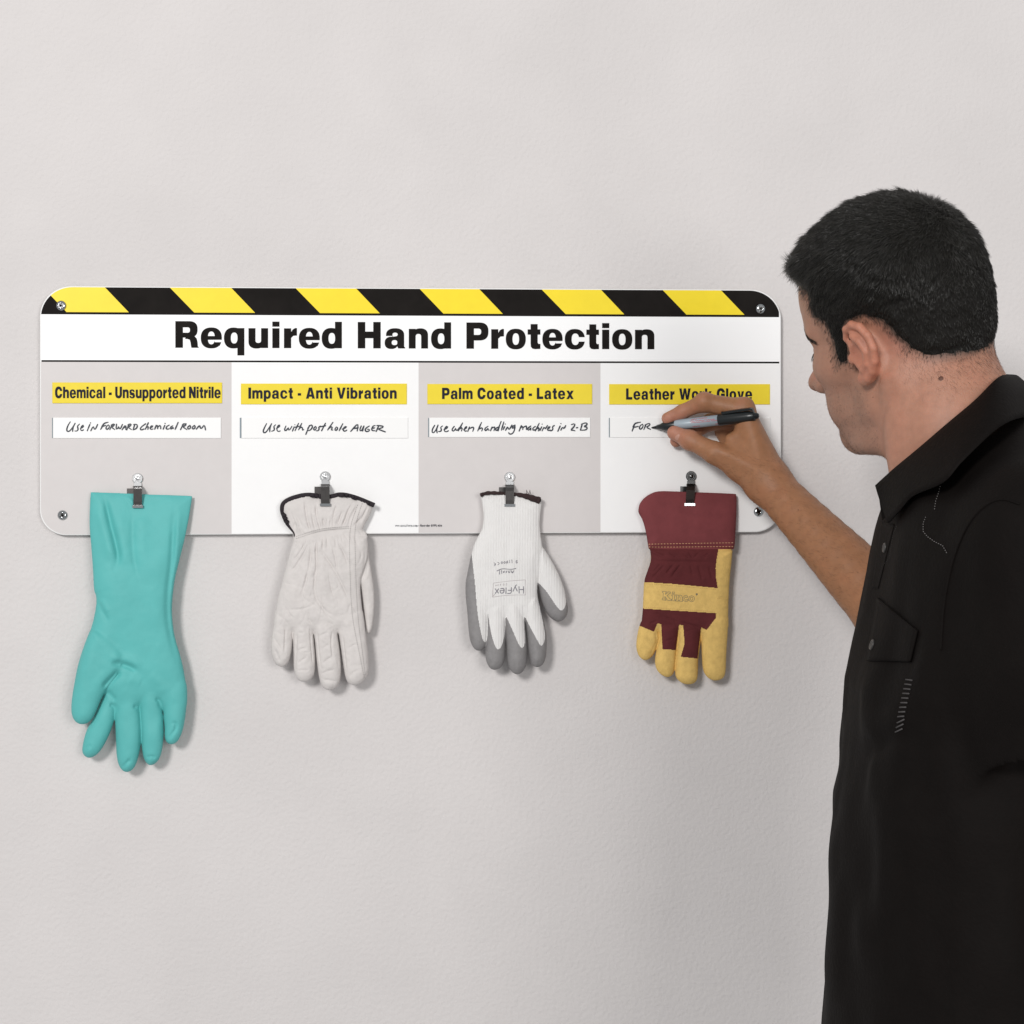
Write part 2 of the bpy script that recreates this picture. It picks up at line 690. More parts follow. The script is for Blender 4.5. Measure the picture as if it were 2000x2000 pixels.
def dshape(x0, y0, x1, y1, r):
    """rectangle whose right side is rounded"""
    t = np.radians(np.linspace(-90, 90, 21))
    h = (y1 - y0) / 2
    c, s = np.cos(t), np.sin(t)
    n = 2.6
    e = np.stack([x1 - r + r * np.abs(c) ** (2 / n), (y0 + y1) / 2 + h * np.sign(s) * np.abs(s) ** (2 / n)], 1)
    return np.vstack([[(x0, y0)], e, [(x0, y1)]])


G = {}
G['R'] = [(1, R_(0, 0, 28, 99)), (1, dshape(0, 38, 82, 99, 34)), (-1, dshape(28, 56, 54, 76, 10)),
          (1, Q_(28, 0, 28, 33, 40, 33, 52, 30, 55, 22, 57, 8, 59, 0, 86, 0, 86, 3, 83, 5, 82, 20, 79, 34, 72, 42, 62, 46, 40, 48)),
          (-1, Q_(28, -2, 28, 33, 44, 33, 53, 30, 56, 20, 58, 6, 60, -2))]
G['P'] = [(1, R_(0, 0, 28, 99)), (1, dshape(0, 31, 82, 99, 36)), (-1, dshape(28, 52, 55, 76, 12))]
G['H'] = [(1, R_(0, 0, 28, 99)), (1, R_(58, 0, 86, 99)), (1, R_(20, 38, 66, 63))]
G['e'] = [(1, E_(39, 37, 39, 39)), (-1, E_(39, 37, 13, 24)), (1, R_(16, 30, 77.6, 44)), (-1, Q_(30, 30, 80, 30, 80, 20, 52, 21, 50, 30)),
          (1, Q_(50, 21, 76, 21, 70, 8, 58, 6, 50, 14))]
G['o'] = [(1, E_(38, 37, 38, 39)), (-1, E_(38, 37, 12.5, 22))]
G['q'] = [(1, E_(36, 37, 36, 39)), (1, R_(50, -28, 76, 74)), (-1, E_(38, 37, 12.5, 20.5))]
G['d'] = [(1, E_(36, 37, 36, 39)), (1, R_(50, 0, 76, 99)), (-1, E_(38, 37, 12.5, 20.5)), (-1, Q_(50, -6, 50, 0, 76, 0, 76, -6))]
G['p'] = [(1, E_(40, 37, 36, 39)), (1, R_(0, -28, 26, 74)), (-1, E_(38, 37, 12.5, 20.5))]
G['b'] = [(1, E_(40, 37, 36, 39)), (1, R_(0, 0, 26, 99)), (-1, E_(38, 37, 12.5, 20.5))]
G['u'] = [(1, R_(0, 22, 26, 74)), (1, R_(47, 0, 73, 74)), (1, E_(30, 24, 30, 26)), (-1, R_(26, 26, 47, 80)), (-1, E_(36.5, 28, 10.5, 9)),
          (1, R_(47, 0, 73, 74))]
G['n'] = [(1, R_(0, 0, 26, 74)), (1, R_(47, 0, 73, 50)), (1, E_(44, 50, 29, 26)), (-1, R_(26, -5, 47, 46)), (-1, E_(36.5, 45, 10.5, 10)),
          (1, R_(0, 0, 26, 74))]
G['h'] = G['n'] + [(1, R_(0, 0, 26, 99))]
G['m'] = [(1, R_(0, 0, 25, 74)), (1, E_(41, 50, 27, 26)), (1, R_(43, 0, 68, 50)), (1, E_(84, 50, 27, 26)), (1, R_(86, 0, 111, 50)),
          (-1, R_(25, -5, 43, 46)), (-1, E_(34, 45, 9, 10)), (-1, R_(68, -5, 86, 46)), (-1, E_(77, 45, 9, 10)), (1, R_(0, 0, 25, 74))]
G['i'] = [(1, R_(0, 0, 26, 74)), (1, R_(0, 80, 26, 99))]
G['l'] = [(1, R_(0, 0, 26, 99))]
G['r'] = [(1, R_(0, 0, 26, 74)), (1, Q_(20, 30, 26, 38, 34, 46, 47, 47, 47, 75, 40, 75, 32, 70, 26, 60))]
G['t'] = [(1, R_(11, 18, 37, 94)), (1, R_(0, 54, 47, 74)), (1, Q_(11, 24, 12, 8, 18, 1, 28, -1, 47, 0, 47, 19, 40, 19, 37, 24))]
G['a'] = [(1, E_(24, 21, 25, 23)), (1, E_(38, 50, 34, 26)), (1, R_(46, 8, 72, 52)), (1, Q_(46, 8, 50, 0, 76, 0, 76, 3, 72, 7, 72, 20)),
          (1, Q_(20, 44, 50, 50, 50, 34, 24, 30)), (-1, Q_(-2, 47, 28, 47, 28, 30, -2, 30)), (1, E_(24, 21, 25, 23)),
          (-1, E_(38, 51, 10, 8.5)), (-1, Q_(26, 44, 40, 44, 44, 41, 26, 37)), (1, Q_(20, 43, 30, 44, 48, 47, 50, 30, 24, 30)),
          (-1, E_(36, 22, 11, 9.5)), (1, R_(46, 8, 72, 50))]
G['c'] = [(1, E_(38, 37, 38, 39)), (-1, E_(40, 37, 14, 22)), (-1, Q_(40, 28, 90, 28, 90, 45, 40, 45))]
G['s'] = [(1, E_(34, 54, 31, 22)), (1, E_(36, 20, 33, 22)), (-1, E_(36, 56, 9, 7)), (-1, Q_(36, 49, 80, 42, 80, 52, 36, 56)),
          (-1, E_(33, 17, 9, 7)), (-1, Q_(-4, 23, -4, 32, 36, 24, 34, 17)), (1, Q_(14, 46, 24, 54, 58, 30, 48, 20))]
G['C'] = [(1, E_(45, 49.5, 45, 51.5)), (-1, E_(46, 49.5, 17, 28)), (-1, Q_(46, 36, 100, 36, 100, 62, 46, 62)),
          (1, Q_(60, 36, 90, 36, 88, 26, 62, 22)), (1, Q_(60, 64, 90, 64, 88, 74, 62, 78)), (-1, E_(46, 49.5, 17, 28))]
G['G'] = [(1, E_(46, 49.5, 46, 51.5)), (-1, E_(46, 49.5, 17, 28)), (-1, Q_(46, 30, 100, 30, 100, 62, 46, 62)),
          (1, Q_(60, 66, 91, 66, 89, 76, 62, 80)), (-1, E_(46, 49.5, 17, 28)), (1, R_(48, 32, 91, 54)), (1, R_(66, 0, 91, 45)), (-1, Q_(63, 32, 66, 18, 60, 24))]
G['U'] = [(1, R_(0, 36, 28, 99)), (1, R_(56, 36, 84, 99)), (1, E_(42, 38, 42, 40)), (-1, R_(28, 38, 56, 105)), (-1, E_(42, 38, 14, 17)),
          (1, R_(0, 40, 28, 99)), (1, R_(56, 40, 84, 99))]
G['N'] = [(1, R_(0, 0, 27, 99)), (1, R_(57, 0, 84, 99)), (1, Q_(0, 99, 29, 99, 84, 0, 55, 0))]
G['I'] = [(1, R_(0, 0, 29, 99))]
G['A'] = [(1, Q_(0, 0, 29, 0, 48, 72, 67, 0, 96, 0, 65, 99, 31, 99)), (1, R_(26, 17, 70, 37))]
G['V'] = [(1, Q_(0, 99, 30, 99, 47, 30, 64, 99, 94, 99, 62, 0, 32, 0))]
G['v'] = [(1, Q_(0, 74, 27, 74, 38, 26, 49, 74, 76, 74, 51, 0, 25, 0))]
G['L'] = [(1, R_(0, 0, 28, 99)), (1, R_(0, 0, 70, 23))]
G['x'] = [(1, Q_(0, 0, 28, 0, 80, 74, 52, 74)), (1, Q_(52, 0, 80, 0, 28, 74, 0, 74))]
G['W'] = [(1, Q_(0, 99, 28, 99, 39, 36, 52, 99, 78, 99, 91, 36, 102, 99, 130, 99, 106, 0, 78, 0, 65, 60, 52, 0, 24, 0))]
G['k'] = [(1, R_(0, 0, 26, 99)), (1, Q_(20, 22, 46, 74, 76, 74, 40, 28)), (1, Q_(30, 44, 50, 0, 80, 0, 46, 56))]
G['-'] = [(1, R_(0, 27, 36, 49))]
G[' '] = []
ADV = {' ': 26}


def gw(ch):
    return max(float(p[:, 0].max()) for s, p in G[ch] if s > 0) if G[ch] else ADV.get(ch, 26)


def glyph_mesh(ch, x0, x1, ytop, ybase, slant=0):
    """triangles of a glyph mapped into the photo's pixel plane"""
    V, T = flat_bool(G[ch])
    w = V[:, 0].max() - V[:, 0].min()
    X = x0 + (V[:, 0] - V[:, 0].min()) / w * (x1 - x0)
    Y = ybase - V[:, 1] / 99 * (ybase - ytop)
    return np.stack([X, Y], 1), T


def lettering(name, items, m, d, parent):
    VV = []; TT = []; n = 0
    for ch, x0, x1, yt, yb in items:
        V, T = glyph_mesh(ch, x0, x1, yt, yb)
        VV.append(V); TT.append(T + n); n += len(V)
    V = np.concatenate(VV); T = np.concatenate(TT)
    return mk(name, P(V[:, 0], V[:, 1], d), T, m, parent, False)


def z5(v):
    return 330 + v / 3.864


def z6(v):
    return 830 + v / 3.864


title = [('R', z5(48), z5(224)), ('e', z5(240), z5(399)), ('q', z5(415), z5(569)), ('u', z5(600), z5(748)), ('i', z5(780), z5(834)),
         ('r', z5(868), z5(966)), ('e', z5(980), z5(1138)), ('d', z5(1153), z5(1305)), ('H', z5(1425), z5(1598)), ('a', z5(1628), z5(1783)),
         ('n', z5(1810), z6(23)), ('d', z6(46), z6(197)), ('P', z6(313), z6(479)), ('r', z6(500), z6(596)), ('o', z6(610), z6(761)),
         ('t', z6(775), z6(871)), ('e', z6(886), z6(1039)), ('c', z6(1055), z6(1206)), ('t', z6(1218), z6(1313)), ('i', z6(1337), z6(1391)),
         ('o', z6(1412), z6(1565)), ('n', z6(1585), z6(1731))]
items = []
for ch, x0, x1 in title:
    u = (x0 - 342) / (1278 - 342)
    items.append((ch, x0, x1, 627.2 + 4.3 * u, 679.2 + 3.0 * u))
lettering('title_lettering', items, M['black_print'], DP + 0.0003, sign)


def spaced(text, x0, x1, yt, yb, gap=11, space=34):
    tot = 0
    for i, ch in enumerate(text):
        tot += space if ch == ' ' else gw(ch) + gap
    k = (x1 - x0) / (tot - gap)
    out = []; x = x0
    for ch in text:
        if ch == ' ':
            x += space * k
        else:
            w = gw(ch) * k
            out.append((ch, x, x + w, yt, yb)); x += w + gap * k
    return out


def rect_px(x0, y0, x1, y1, d, thick, m, name, parent, label=None, skew=0.0, bev=0.8):
    c = np.array([(x0, y0), (x1, y0 + skew), (x1, y1 + skew), (x0, y1)], float)
    ci = np.array([(x0 + bev, y0 + bev), (x1 - bev, y0 + skew + bev), (x1 - bev, y1 + skew - bev), (x0 + bev, y1 - bev)], float)
    V = np.vstack([board(c, d - thick), board(c, d - 0.0003), board(ci, d)])
    F = [(3, 2, 1, 0)]
    for i in range(4):
        j = (i + 1) % 4
        F += [(i, j, 4 + j, 4 + i), (4 + i, 4 + j, 8 + j, 8 + i)]
    F.append((8, 9, 10, 11))
    return mk(name, V, F, m, parent, False, label=label)


plates = [('Chemical - Unsupported Nitrile', 102.2, 747, 433.7, 787.6, 107.4, 430.9, 755.3, 777.6),
          ('Impact - Anti Vibration', 470.6, 749.2, 794.6, 789.6, 485.1, 774.7, 756.9, 778.6),
          ('Palm Coated - Latex', 834.7, 750, 1156.6, 789.3, 863.4, 1120.4, 757.4, 779.4),
          ('Leather Work Glove', 1189.7, 750.2, 1503.8, 790, 1222.8, 1469, 758.6, 780.5)]
for text, x0, y0, x1, y1, a, b, yt, yb in plates:
    pl = rect_px(x0, y0, x1, y1, DP + 0.0010, 0.0008, M['plate_yellow'], 'name_plate', sign, 'yellow plate reading ' + text)
    lettering('plate_lettering', spaced(text, a, b, yt, yb, 13 if len(text) < 28 else 10, 40 if len(text) < 28 else 34), M['ink'], DP + 0.0013, pl)

# ------------------------------------------------------------------ write-on strips and the handwriting on them
HW1 = """212,78 185,120 170,165 178,188 205,183 235,145 265,95;265,95 240,145 238,185;315,103 290,125 295,145 300,165 285,183 262,180
325,152 352,138 362,122 350,113 330,140 325,168 338,180 358,168;430,105 400,178;437,90 433,94;440,178 468,120 478,165 490,163 515,108
590,95 548,163;560,130 585,95 632,83;568,130 605,118;635,112 612,130 605,155 620,165 640,150 648,125 635,112
680,105 650,165;665,115 700,98 705,110 680,132 668,138 705,165;725,105 718,160 735,160 752,120 752,160 770,155 790,108
785,168 830,105 828,165;800,145 832,138;862,105 838,168;850,112 885,98 888,112 862,135 852,138 890,165
928,105 908,168;915,108 950,105 958,125 945,155 908,168;1048,100 1005,130 982,160 1000,170 1030,158;1078,88 1045,160
1052,145 1075,125 1078,140 1072,162;1095,148 1125,135 1130,122 1112,122 1095,148 1105,165 1130,158
1165,115 1148,162;1158,135 1185,112 1180,155;1183,135 1215,112 1215,155;1260,118 1242,160;1263,96 1261,99
1310,115 1285,125 1272,150 1285,163 1310,155;1350,122 1325,135 1320,155 1335,160 1355,130 1355,155;1408,85 1375,162
1468,100 1435,165;1455,110 1495,95 1500,108 1470,130 1460,135 1505,165;1540,118 1515,135 1512,155 1530,162 1550,140 1540,118
1590,118 1565,135 1562,155 1580,160 1602,138 1590,118;1610,160 1650,110 1655,155 1670,152 1700,105 1712,168"""
HW2 = """345,98 318,150 305,185 315,203 340,195 375,140 400,100;400,100 380,150 380,190;445,112 422,130 432,155 430,175 400,183
455,152 490,130 495,115 475,115 458,150 460,178 478,188 495,180;560,125 545,155 545,178 565,175 590,135 585,170 600,172 625,130
650,135 632,182;659,111 656,115;700,95 660,178;655,140 705,128;735,95 700,168;710,150 735,135 745,145 738,175 755,165
820,120 780,218;800,150 835,110 855,120 850,150 820,178 800,175;885,130 865,155 870,175 890,165 900,140 885,130
945,125 920,135 930,160 915,180 895,178;998,95 955,178;935,135 1000,122;1080,85 1022,170;1040,150 1070,128 1075,140 1060,172 1078,170
1120,135 1100,160 1108,178 1130,165 1135,142 1120,135;1190,100 1150,178;1185,160 1225,145 1235,130 1215,130 1195,155 1195,178 1215,185 1235,170
1278,185 1365,85 1350,180;1300,155 1365,145;1395,125 1380,160 1380,180 1400,178 1425,125;1425,125 1410,180
1485,125 1450,145 1435,170 1450,190 1485,180 1490,160 1465,162;1550,120 1525,122 1505,175 1550,178;1515,150 1545,145
1590,120 1560,188;1570,120 1640,125 1640,140 1590,155 1580,160 1662,190"""
HW3 = """108,118 82,160 78,195 95,205 125,165 145,115;145,115 128,165 135,200;195,125 170,140 185,165 175,188 150,185
210,167 245,150 255,130 235,128 212,165 220,188 240,190 260,178;325,130 300,160 303,183 325,180 345,140 342,175 360,175 385,140
418,90 370,180;385,160 410,140 415,150 405,180;430,167 460,148 470,130 452,132 435,160 440,185 460,180
495,135 475,185;485,160 530,135 545,145 530,185;628,85 585,180;600,160 635,140 640,155 630,180
700,128 670,145 660,172 680,178 705,140 700,175 715,170;745,135 728,178;735,155 770,132 778,145 765,178
815,135 785,150 785,175 805,178 845,75;825,130 812,178;875,80 848,172;885,130 868,165;891,103 888,107
895,172 920,125 925,165 940,160 965,115;1000,115 968,130 965,150 985,150 1005,115 990,185 965,215 935,215 930,200
1070,120 1045,180;1058,150 1090,120 1085,165;1088,145 1130,115 1125,165;1175,125 1145,145 1135,168 1155,172 1180,135 1172,170
1225,130 1200,145 1192,168 1215,172 1235,160;1268,95 1225,180;1238,160 1265,140 1268,150 1258,180;1295,135 1275,175;1301,104 1298,108
1300,178 1325,128 1332,165 1360,118;1358,160 1385,145 1390,130 1372,132 1358,160 1365,178 1390,170
1435,120 1412,132 1422,155 1412,175 1392,178;1500,125 1475,182;1509,99 1506,103;1508,170 1530,130 1540,162 1562,120
1625,110 1655,98 1668,110 1645,145 1612,172 1650,172 1665,178;1680,145 1700,142
1745,105 1725,170;1735,105 1780,88 1805,98 1790,120 1755,130 1800,135 1800,160 1770,172 1725,170"""
HW4 = """690,185 620,365;635,270 680,190 810,165;660,280 755,260;850,210 800,240 775,300 805,330 850,290 870,235 850,210
930,215 880,330;905,230 990,190 1030,205 990,250 925,275 1030,325"""


def strokes(txt, ox, oy, sc):
    out = []
    for st in txt.replace('\n', ';').split(';'):
        out.append(np.array([(ox + float(a.split(',')[0]) / sc, oy + float(a.split(',')[1]) / sc) for a in st.split()]))
    return out


def ink_mesh(name, lines, w, m, d, parent, taper=0.75):
    ops = []
    VV = []; TT = []; n = 0
    for ln in lines:                     # each pen stroke is united on its own; later strokes lie a hair above
        V, T = flat_bool([(1, p) for p in ribbon_polys(ln, w, taper)])
        VV.append(np.c_[V, np.full(len(V), len(VV) * 0.000012)]); TT.append(T + n); n += len(V)
    V = np.concatenate(VV); T = np.concatenate(TT)
    return mk(name, P(V[:, 0], V[:, 1], d + V[:, 2]), T, m, parent, False)


strips = [(103.5, 815.6, 431.7, 856, HW1, 100, 5.682, 'Use in FORWARD chemical ROOM', 1.6),
          (471.6, 815.4, 797, 856, HW2, 460, 5.682, 'Use with post hole AUGER', 3.0),
          (838.3, 815.8, 1153, 854, HW3, 830, 5.682, 'use when handling machines in 2-B', 1.8),
          (1191.2, 815.7, 1504.5, 854.6, HW4, 1180, 11.365, 'FOR', 1.8)]
for x0, y0, x1, y1, hw, ox, sc, words, ew in strips:
    st = rect_px(x0, y0, x1, y1, DP + 0.0010, 0.0008, M['white_plastic'], 'writing_strip', sign, 'white strip with handwriting ' + words)
    rect_px(x0 - ew - 0.2, y0 + 0.5, x0 - 0.2, y1 - 0.5, DP + 0.0008, 0.0006, M['strip_edge'], 'strip_edge', st, bev=0.3)
    ink_mesh('handwriting', strokes(hw, ox, 810, sc), 2.75, M['pen_ink'], DP + 0.0012, st)

# small print along the lower edge, drawn with thin strokes on a 4 x 6 cell
TINY = {'w': '0,4 1,0 2,3 3,0 4,4', 'a': '3.5,3.5 1,4 0,2 1,0 3,.5 3.5,3.5 3.6,0', 'c': '3.5,3.5 1,4 0,2 1,0 3.5,.5', 'u': '0,4 0,1 1,0 3,.5 3.5,4 3.5,0',
        'f': '3,6 1.5,5.5 1.5,0;0,4 3,4', 'o': '2,4 0,2 2,0 4,2 2,4', 'r': '0,4 .3,0;.2,2.5 1.5,4 3,4', 'm': '0,0 .2,4 1.8,3.5 2,0;2,3.5 3.8,3.5 4,0',
        '.': '0.8,0 1.2,0', '-': '0,2.4 3,2.4', 'R': '0,0 0,6 3,6 3.8,4.5 3,3 0,3;2,3 4,0', 'e': '0,2 3.6,2.2 3,4 1,4 0,2 1,0 3.5,.4',
        'd': '3.5,3.5 1,4 0,2 1,0 3.5,.5;3.5,6 3.5,0', '#': '1,0 1.6,6;2.6,0 3.2,6;0,2 4,2;.2,4 4,4', 'P': '0,0 0,6 3,6 4,4.5 3,3 0,3', 'L': '0,6 0,0 3.5,0',
        '4': '3,0 3,6 0,2 4,2', '0': '2,6 0,4.5 0,1.5 2,0 4,1.5 4,4.5 2,6', 'n': '0,0 .2,4 ;.2,3 2,4 3.5,3 3.6,0', 's': '3.5,3.6 1,4 .3,3 3,1.6 3,0.4 0,.3',
        'l': '1,6 1,0', 'A': '0,0 2,6 4,0;.8,2 3.2,2', '9': '3.6,4 2,3 .4,4.2 2,6 3.6,4.5 3.4,1.5 1,0', '1': '.6,5 2,6 2,0', '8': '2,3.2 .5,4.5 2,6 3.5,4.5 2,3.2 .2,1.5 2,0 3.8,1.5 2,3.2',
        'C': '3.8,5 2,6 .2,4.5 .2,1.5 2,0 3.8,1', 'E': '3.6,5.2 2,6 .2,4.5 .2,1.5 2,0 3.6,.8;.3,3 3,3', 'H': '0,0 0,6;4,0 4,6;0,3 4,3', 'y': '0,4 2,.3;4,4 1,-2 0,-2', 'F': '0,0 0,6 4,6;0,3.2 3.4,3.2',
        'x': '0,4 3.8,0;3.8,4 0,0'}


def tiny_strokes(text, x0, y0, cw, ch, gap=1.3, space=3.0, rot=None):
    out = []; x = 0
    for c in text:
        if c == ' ':
            x += space; continue
        w = 4.0 if c not in '.l' else 2.0
        for st in TINY[c].split(';'):
            p = np.array([(float(a.split(',')[0]), float(a.split(',')[1])) for a in st.split()])
            q = np.stack([(x + p[:, 0]) * cw / 4, -p[:, 1] * ch / 6], 1)
            if rot is not None:
                q = q @ np.array([[math.cos(rot), math.sin(rot)], [-math.sin(rot), math.cos(rot)]])
            out.append(q + [x0, y0])
        x += w + gap
    return out


ln = tiny_strokes('www.accuform.com - Reorder # PPL404', 772, 1028.5, 2.0, 4.2, 0.9, 2.0)
mx = max(p[:, 0].max() for p in ln)
ln = [np.stack([772 + (p[:, 0] - 772) * (863 - 772) / (mx - 772), p[:, 1]], 1) for p in ln]
ink_mesh('small_print', ln, 0.62, M['ink'], DP + 0.0003, sign, 1.0)

# ------------------------------------------------------------------ screws and clips
mtx_slot = []
for sx, sy, r in ((119.5, 597, 9.8), (1485.3, 603, 9.6), (122.3, 1006.2, 9.4), (1481.2, 999.5, 9.4)):
    c = P(sx, sy, DP + 0.0004); rr = r * SPX
    mb = MB()
    mb.lathe(c, (0, -1, 0), [(0, rr), (0.0006, rr), (0.0016, rr * 0.86), (0.0023, rr * 0.55), (0.0025, rr * 0.42), (0.0010, rr * 0.34), (0.0009, 0.0001)], 28, 0)
    sc = mb.build('screw', M['chrome'], sign, True)
    mb = MB()
    for a in (0.5, 0.5 + math.pi / 2):
        u = np.array([math.cos(a), 0, math.sin(a)]) * rr * 0.60; w = np.array([-math.sin(a), 0, math.cos(a)]) * rr * 0.19
        q = c + np.array([0, -0.0026, 0])
        mb.prism([q - u - w, q + u - w, q + u + w, q - u + w], (0, 0.0013, 0))
    mb.build('cross_slot', M['dark_steel'], sc)

CLIP_Z = {}
for k, (cx, cy, tone) in enumerate(((268.9, 934.5, 0), (635.3, 931, 0), (995.6, 932, 0), (1349.8, 930.4, 1))):
    m_r = M['dark_steel'] if tone else M['bright_chrome']
    m_a = M['black_steel'] if tone else M['steel']
    df = DP + 0.0003
    r = 10.3 * SPX
    c = P(cx, cy, df)
    # bracket plate on the board, with the ring eyelet and its rivet
    mb = MB()
    mb.lathe(c, (0, -1, 0), [(0, r), (0.0012, r), (0.0018, r * 0.9), (0.0018, r * 0.62), (0.0010, r * 0.55), (0.0010, r * 0.40), (0.0026, r * 0.30), (0.0032, 0.0001)], 28)
    a0 = df + 0.0022
    mb.prism(board([(cx - 7.4, cy + 8.6), (cx + 7.4, cy + 8.6), (cx + 7.4, cy + 15.5), (cx - 7.4, cy + 15.5)], a0), (0, 0.002, 0))
    clip = mb.build('clip', m_r, sign, False,
                    'darker blackened clip' if tone else None)
    # back tab peeping out at the left, behind the jaw
    mb = MB()
    mb.prism(board([(cx - 21, cy + 19.5), (cx - 7, cy + 19.5), (cx - 7, cy + 44), (cx - 21, cy + 44)], df + 0.0008), (0, 0.0006, 0))
    mb.build('back_jaw', M['steel'] if not tone else M['dark_steel'], clip)
    # spring arm: bends out from the bracket, runs over the glove and ends in a turned-up foot
    prof = [(14.5, 0.0030), (17.5, 0.0075), (20, 0.0128), (27, 0.0146), (45, 0.0138), (53, 0.0132)]
    mb = MB()
    w = 8.4
    VV = []
    for dy, dd in prof:
        ww = w if dy > 18 else w + 0.5
        lean = (dy - 14) * (-0.06 if tone else 0.0)
        VV += list(board([(cx - ww + lean, cy + dy), (cx + ww + lean, cy + dy)], df + dd))
        VV += list(board([(cx - ww + lean, cy + dy), (cx + ww + lean, cy + dy)], df + dd - 0.0009))
    F = []
    for i in range(len(prof) - 1):
        a = 4 * i
        F += [(a, a + 1, a + 5, a + 4), (a + 3, a + 2, a + 6, a + 7), (a + 2, a, a + 4, a + 6), (a + 1, a + 3, a + 7, a + 5)]
    F += [(0, 2, 3, 1), (len(VV) - 4, len(VV) - 3, len(VV) - 1, len(VV) - 2)]
    mb.add(VV, F)
    mb.build('arm', m_a, clip)
    mb = MB()
    ll = -2.5 if tone else 0
    fo = board([(cx - 10.3 + ll, cy + 52.5), (cx + 10.3 + ll, cy + 52.5), (cx + 10.3 + ll, cy + 57.5), (cx - 10.3 + ll, cy + 57.5)], df + 0.0148)
    mb.prism(fo, (0, 0.004, 0))
    mb.build('foot', M['chrome'], clip)
    CLIP_Z[k] = df + 0.0125
# ------------------------------------------------------------------ gloves: inflated, creased shapes hung from the clips
def zz(pts, ox, oy, s):
    return np.array([(ox + x * s, oy + y * s) for x, y in pts], float)


def pairs(txt):
    return [tuple(float(a) for a in q.split(',')) for q in txt.split()]


